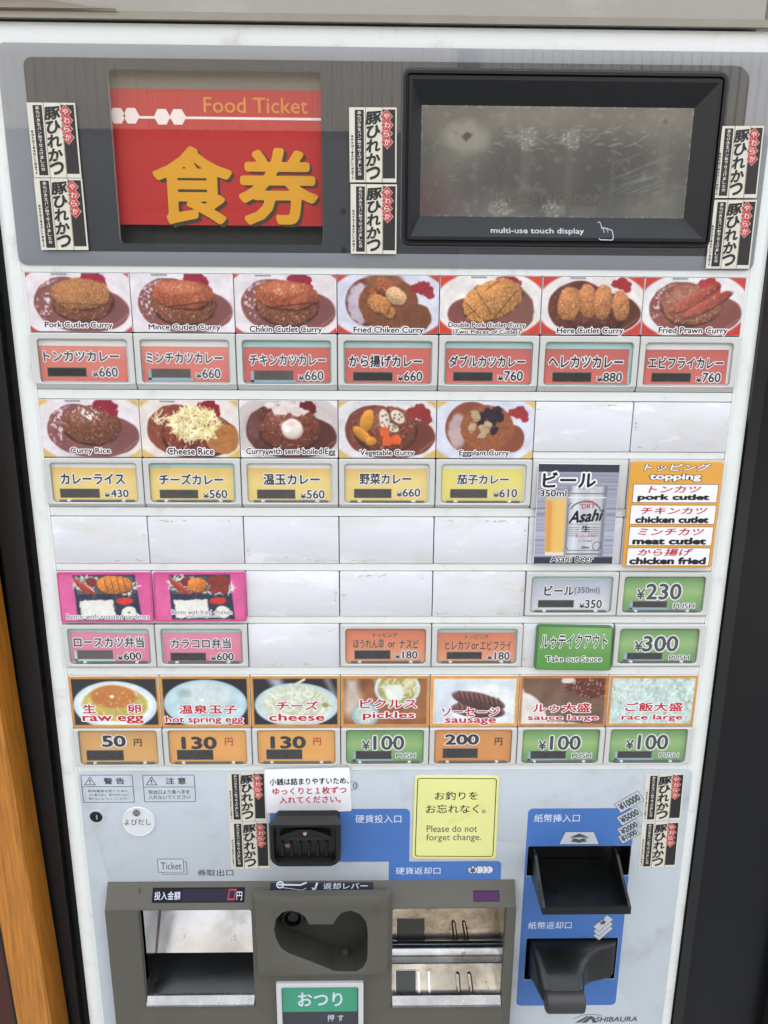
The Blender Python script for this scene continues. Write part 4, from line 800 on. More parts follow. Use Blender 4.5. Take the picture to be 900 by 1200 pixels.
p.ell(18, 28, 10.5, 9, (150, 176, 180), soft=.8); p.ell(18, 28, 8, 7, (190, 206, 196), soft=2, tex=.1); p.ell(42, 9, 17, 13, (202, 220, 226), soft=.8); p.ell(42, 9, 14.5, 11, (168, 164, 100), soft=1.2, tex=.2, cell=2); p.strands(43, 9, 12, 9, 70, 6, 1.2, [(212, 208, 160), (168, 160, 90), (226, 222, 190)]); p.ell(40, 12, 7, 6, (228, 232, 224), wob=.2, soft=1, tex=.05)
topp(3, p, red(('ピクルス', (422, 819.1, 488.5, 830.1)), ('pickles', (425, 833.8, 486, 844))), 'pickles topping picture')
p = Paint(66, 37, (206, 214, 224), 2.4, 241); p.ell(42, 22, 26, 15, (228, 234, 236), wob=.1, soft=4, tex=.05, cell=1.4)
for y, a, c in ((24.5, .1, (120, 84, 78)), (17.5, .22, (106, 72, 70))):
    x = 36; p.ell(x, y + .8, 20, 5.4, (76, 50, 48), a, soft=.8); p.ell(x, y, 19.5, 5.2, c, a, wob=.04, soft=.9, shade=.25, tex=.07)
    for k in range(9): p.line(x - 15 + k * 3.7, y - 4 + (k - 4) * a * 3.4 * .9, x - 12.6 + k * 3.7, y + 2.6 + (k - 4) * a * 3.4, .8, (60, 38, 38), .75); p.line(x - 13.6 + k * 3.7, y - 4 + (k - 4) * a * 3.2, x - 11.6 + k * 3.7, y + 1 + (k - 4) * a * 3.2, .6, (170, 140, 134), .4)
p.line(2.6, 15, 3.2, 34, 1.2, (120, 136, 140), .6); p.border(3.2, (222, 226, 214)); 
topp(4, p, red(('ソーセージ', (517.4, 828.9, 585.4, 839.4)), ('sausage', (521.3, 841.6, 581.2, 849.7))), 'sausage topping picture', (222, 156, 82), 2.2)
p = Paint(66, 37, (112, 84, 68), 2.4, 251); p.put(np.clip(p.N(14, 3) * 3 + .3, 0, 1), (134, 106, 88), alpha=.7); p.ell(0, 38, 22, 26, (222, 220, 216), soft=1.2); p.poly([(0, 6), (8, 20), (22, 33), (66, 36), (66, 37), (0, 37)], (216, 212, 206), wob=.8, soft=1); m = p.ell(56, 4, 22, 13, (104, 54, 42), wob=.2, wc=4, soft=1, tex=.3, cell=1.2); p.specks(m, (206, 176, 156), .16, 1.2, .8); p.ell(36, 3, 5, 3, (214, 206, 200), wob=.4, soft=1)
topp(5, p, red(('ルゥ大盛', (624.5, 824, 692, 835)), ('sauce large', (618.4, 837.5, 700.8, 845.5))), 'large sauce topping picture', (196, 124, 58))
p = Paint(66, 37, (176, 200, 194), 2.4, 261); p.put(np.clip(p.N(7, 3) * 4 + .45, 0, 1), (206, 222, 218), alpha=.9); p.put(np.clip(p.N(3, 3) * 7 - .9, 0, 1), (150, 160, 124), alpha=.7); p.strands(33, 18, 36, 20, 420, 1.8, .9, [(214, 230, 226), (196, 216, 212), (166, 192, 190), (224, 236, 232)]); p.put(np.clip(p.N(2.4, 2) * 8 - 1.6, 0, 1), (146, 150, 104), alpha=.6)
topp(6, p, red(('ご飯大盛', (733, 823, 800.5, 833.8)), ('race large', (728.2, 837, 799.9, 845.2))), 'large rice topping picture')

# ------------------------------------------------------------------ cards and stickers stuck on the machine (things of their own)
def quad(tl, tr, br, bl, d): return [W(*q, d) for q in (tl, tr, br, bl)]
def card_base(name, label, cat, q, d0, d1, m, r=1.5, group=None, bev=.15):
    """a thin sheet over the quad q (tl,tr,br,bl in mm)"""
    c = np.mean(q, 0); root = empty(name, c[0], d0, min(a[1] for a in q), label, cat, group)
    out = []
    for k in (3, 2, 1, 0):                                # bl, br, tr, tl
        P0 = np.array(q[k]); A_, B_ = np.array(q[(k + 1) % 4]), np.array(q[(k - 1) % 4]); u = (A_ - P0) / np.hypot(*(A_ - P0)); v = (B_ - P0) / np.hypot(*(B_ - P0))
        for t in np.linspace(0, 1, 5): out.append(tuple(P0 + u * r * (1 - t) ** 1.6 + v * r * t ** 1.6))
    plate('card', [ccw(out)], d1, d1 - d0, min(bev, (d1 - d0) / 2.2), m, root)
    return root
# beer poster card
q = quad((631, 543), (726.7, 544), (717.3, 661), (624.8, 661), 2.6)
bp_ = card_base('beer_poster', 'beer can and glass poster card with dark blue bands, left of the topping price card', 'poster', q, 2.1, 2.8, M_white)
w_ = 62; hh = 75.; p = Paint(w_, hh, (150, 152, 170), 2.4, 301)
p.a *= (1 + .10 * np.random.default_rng(4).normal(size=(p.ny, 1, 1)) * 1); v = (p.Y / hh)[..., None]; p.a = p.a * (1 + .12 * (v - .4))
p.poly([(6.5, 26), (23, 26), (23, 66.5), (8.2, 66.5)], (224, 176, 92), soft=.6); p.poly([(7, 25), (12, 25), (12.6, 66), (9, 66)], (204, 142, 66), soft=1.6, alpha=.7); p.poly([(15, 25), (22, 25), (22, 66), (15, 66)], (230, 188, 108), soft=3, alpha=.7); p.poly([(7, 22), (24, 22), (24, 27), (7.2, 27)], (206, 190, 150), soft=1.5, alpha=.8); p.poly([(8.4, 66), (24, 66), (24, 68.4), (8.6, 68.4)], (226, 216, 200), soft=.8)
can = [(27.5, 14.5), (51, 14.5), (52, 17), (51.6, 22), (54.2, 26), (54.2, 62), (51.6, 68), (49.5, 69.4), (27, 69.4), (25, 67.6), (22.8, 62), (22.8, 26), (27, 21)]
p.poly(can, (186, 189, 196), soft=.6); u = (p.X - 22.8) / 31.4
for a, b_, c in ((.0, .09, (120, 124, 132)), (.14, .34, (222, 224, 228)), (.55, .7, (206, 208, 214)), (.88, 1.02, (104, 108, 116))): p.put(np.clip(1 - np.abs((u - (a + b_) / 2) / ((b_ - a) / 1.4)), 0, 1) * ((p.Y > 15) & (p.Y < 69) & (u > 0) & (u < 1)), c, alpha=.8)
p.line(28, 15.4, 50.5, 15.4, 1.0, (122, 126, 134)); p.line(26.5, 21.5, 51.4, 21.5, .8, (110, 114, 122)); p.line(25.4, 67.4, 51, 67.4, 1., (96, 98, 106)); p.line(24, 24.5, 53.5, 24.5, .6, (232, 234, 238))
for y in (47, 48.6, 50.2, 51.8, 53.4): p.line(25.5, y, 33.4, y, .5, (90, 92, 100), .7); p.line(41.4, y, 49.5, y, .5, (90, 92, 100), .7)
for y in (44.6, ): p.line(26, y, 50, y, .5, (96, 98, 106), .6)
for k in range(14): a = math.pi + .35 + k * .19; p.line(38 + 12 * math.cos(a), 36 + 8.6 * math.sin(a), 38 + 12 * math.cos(a + .13), 36 + 8.6 * math.sin(a + .13), 1.1, (84, 86, 94), .8)
p.line(24.6, 31, 26.5, 28.5, .5, (60, 62, 70)); p.line(24.6, 31, 24.8, 62, .4, (80, 82, 90), .8); p.line(24.8, 62, 26.4, 64.6, .5, (60, 62, 70)); p.line(26.4, 64.6, 49.6, 64.6, .45, (60, 62, 70), .8); p.line(49.6, 64.6, 51.6, 62, .45, (60, 62, 70), .8); p.line(51.8, 62, 52, 30, .4, (80, 82, 90), .7)
for k in range(18): a = k * .35; p.line(49 + 3.4 * math.cos(a), 61.4 + 3.4 * math.sin(a), 49 + 3.4 * math.cos(a + .35), 61.4 + 3.4 * math.sin(a + .35), .4, (70, 72, 80), .8)
p.put((p.Y < 5.6) * 1., (38, 44, 62)); p.put((p.Y > hh - 5.2) * 1., (38, 44, 62))
sh = lambda q, k: [(a[0] * (1 - k) + c_[0] * k, a[1] * (1 - k) + c_[1] * k) for a, c_ in ((a, np.mean(q, 0)) for a in q)]
p.build('picture', sh(q, .008), 2.85, bp_)
b = MB(); captions(b, [('ビール', (636, 553, 698.7, 571.5), 0, dict(bold=.03, out=(1, .085), res=40)), ('350ml', (632.8, 574, 664, 582), 0, dict(bold=.02, out=(1, .06), res=24)), ('Asahi Beer', (645, 651.3, 695.5, 658.6), 2, dict(bold=.015, out=(1, .06), res=24)),
    ('SUPER', (684, 586.2, 696, 588.9), 3, dict(bold=0, res=16)), ('"DRY"', (679, 589.9, 700, 596), 3, dict(bold=.01, res=22)), ('Asahi', (668, 597.5, 706, 612), 0, dict(bold=.03, res=30, slant=.25, rise=.09)), ('生', (681.3, 615.8, 692, 623.5), 0, dict(bold=.02, res=24)),
    ('スーパードライ', (674.1, 626.5, 697.9, 630.5), 3, dict(bold=.01, res=16)), ('ビール 350ml', (678.5, 632, 693.5, 635), 4, dict(bold=0, res=14)), ('350ml', (681, 640, 689.9, 643), 0, dict(bold=.02, res=14)), ('生ビール', (677, 570.8, 698, 573.4), 4, dict(bold=0, res=12))], 2.9)
b.build('lettering', [M_ink, M_white, M_ink, M_red_ink, M_grey_ink], bp_)
# topping card
q = quad((739.6, 540.6), (848.4, 541.5), (833.3, 665), (728.9, 663.9), 2.6)
tc_ = card_base('topping_card', 'amber topping list card with four white boxes, right of the beer poster', 'card', q, 2.1, 2.9, mat('amber_print', alb(222, 160, 62), .45, var=.05, dirt=[(alb(196, 136, 60), 60, .66, .1)]))
b = MB()
for l, t, r, bb_ in ((742, 567.9, 840.4, 588.6), (738.9, 592.3, 837.8, 613.9), (737.3, 617.7, 834.4, 639), (734.9, 642.5, 831, 662.6)):
    R_ = RR(l, t, r, bb_, 2.9); b.rect(R_[0] - .4, R_[1] - .4, R_[2] + .4, R_[3] + .4, 2.96, 0); b.rect(*R_, 3.02, 1)
b.build('white_box', [M_brown, M_white], tc_)
b = MB(); KJ = dict(bold=.018, res=26, slant=.3); KL = dict(bold=.05, res=26)
captions(b, [('トッピング', (756, 543.4, 832, 552), 1, dict(bold=.02, out=(0, .05), res=26, slant=.3)), ('topping', (761, 554.8, 822, 564.4), 1, dict(bold=.035, out=(0, .055), res=26))], 3.0)
captions(b, [('トンカツ', (761, 569.4, 821, 577.4), 2, KJ), ('pork cutlet', (747, 579.0, 831.6, 588), 0, KL), ('チキンカツ', (751, 594.6, 828, 602.6), 2, KJ), ('chicken cutlet', (744.4, 605, 830.7, 613.1), 0, KL),
    ('ミンチカツ', (748, 619, 824.4, 627.5), 2, KJ), ('meat cutlet', (741, 630, 827.8, 638.2), 0, KL), ('から揚げ', (747.8, 642.8, 811, 651.5), 2, KJ), ('chicken fried', (737.3, 652.9, 827.1, 661.5), 0, KL)], 3.06)
b.build('lettering', [M_ink, M_white, M_red_ink], tc_)
# green sauce card
q = quad((629.5, 732.8), (719.2, 734.4), (716, 786.2), (625.8, 784.8), 3.2)
gc = card_base('sauce_card', 'green take out sauce card, tilted, stuck left of the 300 yen button', 'card', q, .2, 3.4, mat('dark_green_acrylic', alb(62, 112, 62), .3, coat=.3), 2.2, bev=.6)
p = Paint(62, 34, (96, 150, 74), .8, 5); v = np.clip(1 - np.hypot((p.X - 44) / 44, (p.Y - 4) / 18), 0, 1)[..., None]; p.a = p.a * (1 - v) + np.array((130, 178, 108)) * v; p.put(np.clip((p.Y - 20) / 14, 0, 1), (84, 144, 62))
p.build('printed_face', sh(q, .05), 3.6, gc)
b = MB(); captions(b, [('ルゥテイクアウト', (634, 743.3, 712, 759.9), 0, dict(bold=.012, out=(1, .06), res=32)), ('Take out Sauce', (639.5, 768.7, 705.3, 775.5), 0, dict(bold=.012, out=(1, .08), res=26))], 3.7); b.build('lettering', ML, gc)
# pink bento cards
M_pink = mat('magenta_card', alb(214, 92, 150), .4, var=.05, coat=.3)
def bento(q, lab, seed, caps, croquette):
    root = card_base('bento_card', lab, 'card', q, .2, 2.4, M_pink, 1.2, 'pink bento picture cards', .5)
    p = Paint(66, 36, (222, 100, 158), 2.5, seed); p.put(np.clip(p.N(20, 2) * 3 + .2, 0, 1), (206, 80, 142), alpha=.6); p.put(np.clip(1 - p.Y / 9, 0, 1), (200, 70, 132), alpha=.5)
    p.poly([(11, 1.5), (55, 1.2), (58, 34.5), (12, 34.5)], (44, 48, 72), soft=.6, tex=.05); p.specks(p.ell(34, 18, 30, 22, (0, 0, 0), alpha=0) * (p.X > 11) * (p.X < 57), (150, 156, 176), .2, .7, .5)
    p.poly([(12.5, 3), (53, 2.6), (55, 15), (13, 15.5)], (92, 88, 92), soft=.6, tex=.2); p.strands(20, 8, 10, 6, 60, 4, .5, [(222, 226, 204), (236, 238, 226)]); p.strands(45, 11, 13, 5, 60, 4, .5, [(222, 226, 204), (236, 238, 226)])
    p.poly([(14, 20), (38, 19.6), (39.5, 33), (15, 33.5)], (226, 224, 216), wob=.8, wc=2, soft=.8, tex=.06, cell=1)
    for x, y, rx, ry, a in ((16, 9.5, 8, 1.7, .9), (20, 11, 8, 1.6, .7)): p.ell(x, y, rx, ry, (176, 66, 50), a, soft=.6, shade=.2, tex=.06)
    p.ell(24, 6.5, 4.5, 3.4, (126, 44, 46), wob=.2, soft=.7, tex=.2)
    if croquette:
        cutlet(p, 31, 9, 6.6, 5.4, (206, 116, 48)); 
        for x, y in ((42, 6), (47, 4.6), (51, 7), (44, 11.5), (50, 12)): p.ell(x, y, 4, 3.4, (134, 52, 44), wob=.25, soft=.6, tex=.25, cell=1.)
    else: cutlet(p, 40, 8.5, 12.5, 6.4, (210, 122, 50), 0, ((33, 4, 35, 14), (37.5, 3, 39.5, 14), (42, 3, 44, 14), (46.5, 3.6, 48, 13)))
    p.ell(46, 20.5, 6, 2.8, (206, 58, 44), wob=.25, wc=2, soft=.6, tex=.15); p.ell(49, 29, 5.5, 4.6, (224, 222, 208), wob=.12, soft=.8, tex=.06); p.ell(49, 29, 1, .8, (120, 130, 60), soft=.6)
    p.border(.9, (190, 66, 126)); p.build('picture', sh(q, .012), 2.45, root, lift=.05, desat=.06)
    b = MB(); captions(b, caps, 2.5); b.build('lettering', ML, root)
KW = dict(bold=0., out=(1, .085), res=26)
bento(quad((65.6, 671), (176.6, 671.2), (180.6, 729), (71.6, 729.6), 2.4), 'pink bento card showing a large sliced orange cutlet', 401, [('Bento with roasted sardines', (78, 719.5, 174.5, 725.5), 3, KW)], False)
bento(quad((179, 671), (287.6, 670.8), (289, 728.3), (181.8, 728.8), 2.4), 'pink bento card showing a small croquette and fried chicken pieces', 411, [('Bento with fried chicken', (201, 714.6, 272, 720), 3, KW), ('and croquette', (217.5, 720.3, 257.8, 724.4), 3, KW)], True)

# pork fillet stickers: one design, stuck eight times
def sticker_mesh():
    """36 x 76 mm, origin at the bottom-left corner; coordinates in mm"""
    b = MB(); w, h = 30.5, 46.
    b.box(0, w, 0, .35, 0, h, 0)
    def R_(x0, y0, x1, y1, d, m): b.rect(x0, h - y1, x1, h - y0, d, m)
    R_(3.6, 1.5, 9.4, 44.6, .40, 1); R_(21.2, 1.2, 29.6, 43.6, .40, 1)
    for x in (10.2, 21.0): R_(x, .0, x + .55, 46, .42, 2)
    for k, ch in enumerate('豚ひれかつ'):
        y0 = 2.2 + k * 8.5; cx = 15.6 - .1 * k; s = 5.2 if k == 0 else 4.7; text_box(b, ch, cx - s, h - y0 - 8.1, cx + s, h - y0, .44, 1, bold=.04, res=34, slant=.06, rise=.1)
    for k, ch in enumerate('やわらか'):
        cx, cz = 23.9 + (k % 2) * .5, h - 5.4 - k * 5.2; b.flat([(cx, cz - 4.5), (cx + 4.1, cz), (cx, cz + 4.5), (cx - 4.1, cz)], .45 + .01 * k, 0); b.flat([(cx, cz - 4.2), (cx + 3.8, cz), (cx, cz + 4.2), (cx - 3.8, cz)], .50 + .01 * k, 3); text_box(b, ch, cx - 1.9, cz - 2.0, cx + 1.9, cz + 2.0, .58, 0, bold=.02, res=16)
    for k, ch in enumerate('あらびき生パン粉で仕上げました。'): text_box(b, ch, 5.3, h - 4.2 - k * 2.52, 7.7, h - 2.1 - k * 2.52, .44, 0, bold=.02, res=12)
    for k, ch in enumerate('豚肉を加工・成型した商品です'): text_box(b, ch, 1.1, h - 18.4 - k * 1.98, 2.7, h - 16.8 - k * 1.98, .44, 1, bold=.02, res=10)
    return b
SB = sticker_mesh(); sv = np.concatenate(SB.v)
sme = bpy.data.meshes.new('sticker'); sme.from_pydata(np.stack([sv[:, 0] / 1000, -sv[:, 1] / 1000, sv[:, 2] / 1000], 1).tolist(), [], SB.f); sme.polygons.foreach_set('material_index', SB.m)
for m_ in (M_sticker, M_stick_blk, M_stick_line, M_stick_red, M_white): sme.materials.append(m_)
STK = [((31.7, 121, 87.5, 120), (40, 209.5, 96, 207), 'outside on glass, upper of the pair at the far left edge'), ((40, 210, 96, 208), (48.5, 293, 104, 293), 'lower of the pair at the far left edge of the glass'),
       ((409, 126, 465, 126), (410, 213.5, 464.5, 214), 'upper of the pair between red poster and touch display'), ((411, 216, 465, 216), (411, 297.5, 464.5, 297.5), 'lower of the pair between red poster and touch display'),
       ((843.5, 147, 895.5, 148.5), (836, 231.5, 886, 232.5), 'upper of the pair right of the touch display'), ((835, 233, 887, 235.5), (827, 314, 877.5, 315.5), 'lower of the pair right of the touch display'),
       ((266.5, 905, 310, 905), (268.5, 961.5, 313, 962), 'upper of the pair left of the coin slot notice'), ((269, 963, 314, 963), (271, 1017, 316.5, 1017.5), 'lower of the pair left of the coin slot'),
       ((757, 906.5, 802, 907), (752.5, 961, 797, 961.5), 'upper of the pair at the lower right by the banknote slot'), ((753, 963, 796, 963), (748, 1016, 791.5, 1016.5), 'lower of the pair at the lower right by the banknote slot')]
for k, (tp, bt, lab) in enumerate(STK):
    d = 1.62 if k < 6 else .45
    if k in (4, 5): d = 1.65
    tl, tr_, bl, br_ = [np.array(W(*q, d)) for q in (tp[:2], tp[2:], bt[:2], bt[2:])]
    wv = ((tr_ - tl) + (br_ - bl)) / 2; hv = ((tl - bl) + (tr_ - br_)) / 2; c = (tl + tr_ + bl + br_) / 4
    o = bpy.data.objects.new('sticker', sme); COL.objects.link(o); a = math.atan2(-hv[0], hv[1]); sx, sz = np.hypot(*wv) / 30.5, np.hypot(*hv) / 46.
    o.scale = (sx, 1, sz); o.rotation_euler = (0, -a, 0); off = np.array([math.cos(a) * 15.25 * sx - math.sin(a) * 23 * sz, math.sin(a) * 15.25 * sx + math.cos(a) * 23 * sz])
    o.location = V(c[0] - off[0], d, c[1] - off[1]); tag(o, 'pork fillet cutlet sticker, ' + lab, 'sticker', 'pork fillet cutlet stickers')

# ------------------------------------------------------------------ control panel
cp = (W(95, 950)[0] + .5, -640., W(806, 950)[0], W(450, 903)[1])
CPo = rr(cp[0], cp[1], cp[2], cp[3], (1, 1, 4, 4))
DC = 12.
op_t = (-190.5, W(228, 1180, DC)[1], -103.2, W(228, 1067, DC)[1])
op_c = RR(459.5, 1065, 590.5, 1180.5, DC)
bill_o = (112.6, -453., 193.5, -426.); ret_o = (116., -553.5, 190.4, -513.)
cons = (W(125.5, 1050, 4)[0], -640., W(603.5, 1050, 4)[0], W(360, 1032.5, .4)[1])
plate('control_panel', [CPo, rr(*bill_o, .8), rr(*ret_o, .8), rr(cons[0] + 3, -636, cons[2] - 3, cons[3] - 12, 2)], .4, 3, .35, M_panel, TM)
PD = .46
def rp(l, t, r, b, d=PD): return RR(l, t, r, b, d)
b = MB()
z951 = W(450, 947.3)[1]; z1009 = W(450, 1009.3)[1]; xm = W(480, 980)[0]
b.flat(ccw(rr(W(317, 980)[0], z1009, xm, z951, (4, .1, 4, 4))), PD); xr = W(587, 1020)[0]; x456 = W(455.6, 1020)[0]
b.flat(rr(x456, cons[3] + .1, xr, z1009 - .02, (.1, .1, 3.5, .1)), PD)
b.rect(x456 + .0, z1009, x456 + .0001, z1009 + .0001, PD)
b.build('blue_coin_area', M_blue, TM)
b = MB(); bl = (W(612, 1060)[0], W(665, 1177.6)[1], W(733, 1060)[0], W(680, 946.8)[1])
outer = rr(*bl, 4)
# blue field around the two banknote openings, in strips so that nothing covers the openings
b.flat(rr(bl[0], bill_o[3] + .3, bl[2], bl[3], (.05, .05, 4, 4)), PD); b.flat(rr(bl[0], bl[1], bl[2], ret_o[1] - .3, (4, 4, .05, .05)), PD)
for (za, zb, o_) in ((bill_o[1] - .3, bill_o[3] + .3, bill_o), (ret_o[1] - .3, ret_o[3] + .3, ret_o)):
    b.rect(bl[0], za, o_[0] - .3, zb, PD); b.rect(o_[2] + .3, za, bl[2], zb, PD) if o_[2] + .3 < bl[2] else None
b.rect(bl[0], ret_o[3] + .3, bl[2], bill_o[1] - .3, PD)
b.build('blue_banknote_area', M_blue, TM)

def outline(mb, px, w, m=0, r=.8, d=PD + .04):
    R_ = rp(*px); a = rr(R_[0], R_[1], R_[2], R_[3], r, 2); c = rr(R_[0] + w, R_[1] + w, R_[2] - w, R_[3] - w, max(r - w, .1), 2); mb.ring(a, c, d, m)
KN = dict(bold=.006, res=24); K0 = dict(bold=0., res=18); T_ = PD + .04
b = MB()
for bx, yd in (((95.9, 908, 156.6, 940.5), 921.8), ((168, 908, 228.9, 939.8), 922.2)):
    outline(b, bx, .45, 3); R_ = rp(bx[0], yd - .3, bx[2], yd + .3); b.rect(R_[0], R_[1], R_[2], R_[3], T_ + .02, 3)
for x in (105.4, 177.6):
    t3 = PX([(x - 6.2, 919.7), (x + 6.2, 919.7), (x, 910.8)], T_); stroke(b, t3, .55, T_ + .02, 3, True); TP(b, '!', (x - .9, 913.6, x + .9, 918.6), T_ + .02, 3, bold=.02, res=16)
captions(b, [('警 告', (121.4, 911.5, 145.8, 919), 3, dict(bold=.02, res=24)), ('注 意', (194, 911, 218, 919), 3, dict(bold=.02, res=24)),
    ('転倒事故を防ぐために', (103, 925.3, 150.7, 928.5), 3, K0), ('上に乗らない、寄りかからない', (104, 929.9, 150.9, 933), 3, K0), ('傾けないようにしてください', (104, 934.4, 150.9, 937.4), 3, K0),
    ('取出口より奥へ手を', (174, 925.6, 222.3, 930.5), 3, KN), ('入れないでください', (174, 931.6, 223.3, 936.5), 3, KN), ('券取出口', (231.4, 1018.9, 273.4, 1026.6), 3, KN)], T_)
outline(b, (189.8, 1009.8, 219.2, 1024.6), .4, 3, .3); R_ = rp(185.2, 1006.7, 215, 1022); b.rect(*R_, T_ + .03, 2); 
a_ = [(R_[0], R_[1]), (R_[2], R_[1]), (R_[2], R_[3]), (R_[0], R_[3])]; stroke(b, a_, .4, T_ + .06, 3, True); TP(b, 'Ticket', (188.6, 1010.5, 212.5, 1019), T_ + .05, 3, bold=-.0, res=26)
c = W(414, 920.6, PD); b.ring(circ(c[0], c[1], 3.8), circ(c[0], c[1], 3.4), T_, 3); TP(b, '10', (409.6, 917.5, 418.2, 924), T_, 3, bold=0, res=20)
# 1 000 to 10 000 yen note marks
an = math.radians(34)
for (x, y, ww, hh2, t) in ((737.3, 939.7, 31, 14.5, '¥10000'), (737.5, 956, 27, 13.5, '¥5000'), (737, 970, 25, 12.5, '¥2000'), (737, 979, 23.5, 11.5, '¥1000'))[::-1]:
    c = np.array(W(x, y, PD)); k_ = .66; w2, h2 = ww * k_ / 2, hh2 * k_ / 2; co, si = math.cos(an), math.sin(an)
    lp = [(c[0] + u * co - v_ * si, c[1] + u * si + v_ * co) for u, v_ in ((-w2, -h2), (w2, -h2), (w2, h2), (-w2, h2))]; dd = T_ + .02 + (980 - y) * .004
    b.flat(lp, dd, 2); stroke(b, lp, .35, dd + .03, 3, True); text_box(b, t, c[0] - w2 * .86, c[1] - h2 * .72, c[0] + w2 * .86, c[1] + h2 * .72, dd, 3, bold=.05, res=26, rot=an)
b.build('panel_print', [M_ink, M_white, M_panel, M_grey_ink], TM)
b = MB()
captions(b, [('硬貨投入口', (416.5, 954.8, 470.3, 964.3), 0, KN), ('硬貨返却口', (463.8, 1016.2, 516.2, 1024.6), 0, KN), ('紙幣挿入口', (626, 954, 679.5, 963.5), 0, KN), ('紙幣返却口', (619, 1080, 670, 1088.6), 0, KN)], T_)
for k, x in enumerate((572.5, 567, 561.5, 554)):
    c = W(x, 1019.3, PD); b.flat(circ(c[0], c[1], 3.9, 3.7), T_ + .02 * k, 0); b.ring(circ(c[0], c[1], 3.9, 3.7), circ(c[0], c[1], 3.45, 3.25), T_ + .02 * k + .01, 1)
TP(b, '¥', (550.4, 1015.2, 557.6, 1023.3), T_ + .08, 1, bold=.02, res=22)
t4 = PX([(655, 989.4), (701.9, 989.4), (696, 974.8), (662.7, 974.8)], PD); b.flat(t4, T_, 2); stroke(b, t4, .4, T_ + .03, 1, True)
t5 = PX([(667, 981.4), (691, 981.4), (679, 976.6)], PD); b.flat(t5, T_ + .03, 1); TP(b, '¥', (668.5, 982.3, 688.5, 987.6), T_, 1, bold=.06, res=24, rot=0)
for k in range(3):
    y = 1078 + (2 - k) * 5.2; lp = PX([(695, y + 8), (702, y + 13.6), (718.5, y - .5), (711.5, y - 6)], PD)
    b.flat(lp, T_ + .02 * k, 2); stroke(b, lp, .4, T_ + .02 * k + .012, 1, True)
TP(b, '¥', (702, 1077, 710.5, 1084), T_ + .06, 1, bold=.02, res=20, rot=.6)
b.build('blue_area_lettering', [M_pale_ink, M_grey_ink, M_panel], TM)
# maker's mark
b = MB(); captions(b, [('SHIBAURA', (698.3, 1191.3, 747.3, 1197.3), 0, dict(bold=.02, res=24, slant=.15))], T_)
b.flat(PX([(673.5, 1198.5), (688, 1190.6), (690, 1191.4), (680, 1198)], PD), T_, 0); b.flat(PX([(681, 1198.5), (692, 1190.2), (697, 1192.5), (699, 1198.5), (694.5, 1198.5), (692.5, 1193.8), (687, 1198.5)], PD), T_ + .02, 0); stroke(b, PX([(672, 1193.5), (683, 1189.4), (695, 1188.6), (705, 1190)], PD), .5, T_ + .03, 0)
b.build('maker_mark', M_grey_ink, TM)

# keyhole and call button
kc = W(112.8, 957, PD); kh = empty('key_lock', kc[0], .4, kc[1] - 4, 'round black key lock left of the call knob on the control panel', 'lock')
b = MB(); b.loft([[(x, .4, z) for x, z in circ(*kc, 6.4)], [(x, .9, z) for x, z in circ(*kc, 6.2)], [(x, .9, z) for x, z in circ(*kc, 4.9)], [(x, .1, z) for x, z in circ(*kc, 4.8)]]); b.build('lock_ring', M_panel, kh, fix=True, smooth=True)
b = MB(); b.loft([[(x, .5, z) for x, z in circ(*kc, 4.8)], [(x, 1.1, z) for x, z in circ(*kc, 4.3)], [(x, 1.1, z) for x, z in circ(*kc, 2.7)]][:], 0, False, True); b.build('lock_barrel', M_black, kh)
b = MB(); b.box(kc[0] + .1, kc[0] + 1.1, 1.1, 1.16, kc[1] - 2, kc[1] + 2); b.build('key_slot', M_chrome, kh)
yc = W(162.2, 963.3, 1.5); cb = empty('call_plate', yc[0], .4, yc[1] - 11, 'round clear call plate lettered in grey, right of the key lock', 'call button')
b = MB(); b.loft([[(x, .45, z) for x, z in circ(*yc, 12.6, 12.9, 40)], [(x, 1.2, z) for x, z in circ(*yc, 12.6, 12.9, 40)], [(x, 1.6, z) for x, z in circ(*yc, 12.1, 12.4, 40)], [(x, 1.35, z) for x, z in circ(*yc, 11.4, 11.7, 40)]], 0, False, True)
b.build('disc', mat('milky_acrylic', alb(214, 218, 222), .2, var=.02, coat=.6), cb)
sc_ = W(159.7, 953, 2); b = MB(); b.loft([[(x, 1.2, z) for x, z in circ(*sc_, 2.9)], [(x, 2.1, z) for x, z in circ(*sc_, 2.7)], [(x, 2.3, z) for x, z in circ(*sc_, 1.9)], [(x, 2.0, z) for x, z in circ(*sc_, 1.1)]], 0, False, True); b.build('screw', M_steel, cb)
b = MB(); TP(b, 'よびだし', (145.6, 959.7, 177, 967), 1.42, 0, bold=.004, res=24); b.build('lettering', M_grey_ink, cb)

# coin notice card
q = quad((309.6, 901.9), (409.9, 899.6), (412, 950.6), (312.6, 953), 1.2)
cn = card_base('coin_notice', 'white laminated coin notice with black and red lettering, above the coin slot', 'card', q, .5, 1.3, mat('white_laminate', alb(236, 237, 242), .25, var=.02, coat=.4), 1.5)
b = MB(); captions(b, [('小銭は詰まりやすいため、', (315.9, 911.3, 409, 919.6), 0, dict(bold=.022, res=24, rise=.02)), ('ゆっくりと１枚ずつ', (319.4, 922.3, 406, 930.9), 1, dict(bold=.022, res=24, rise=.02)), ('入れてください。', (327.2, 932.9, 399.4, 941.3), 1, dict(bold=.022, res=24, rise=.02))], 1.36)
b.build('lettering', [M_ink, M_red_ink], cn)
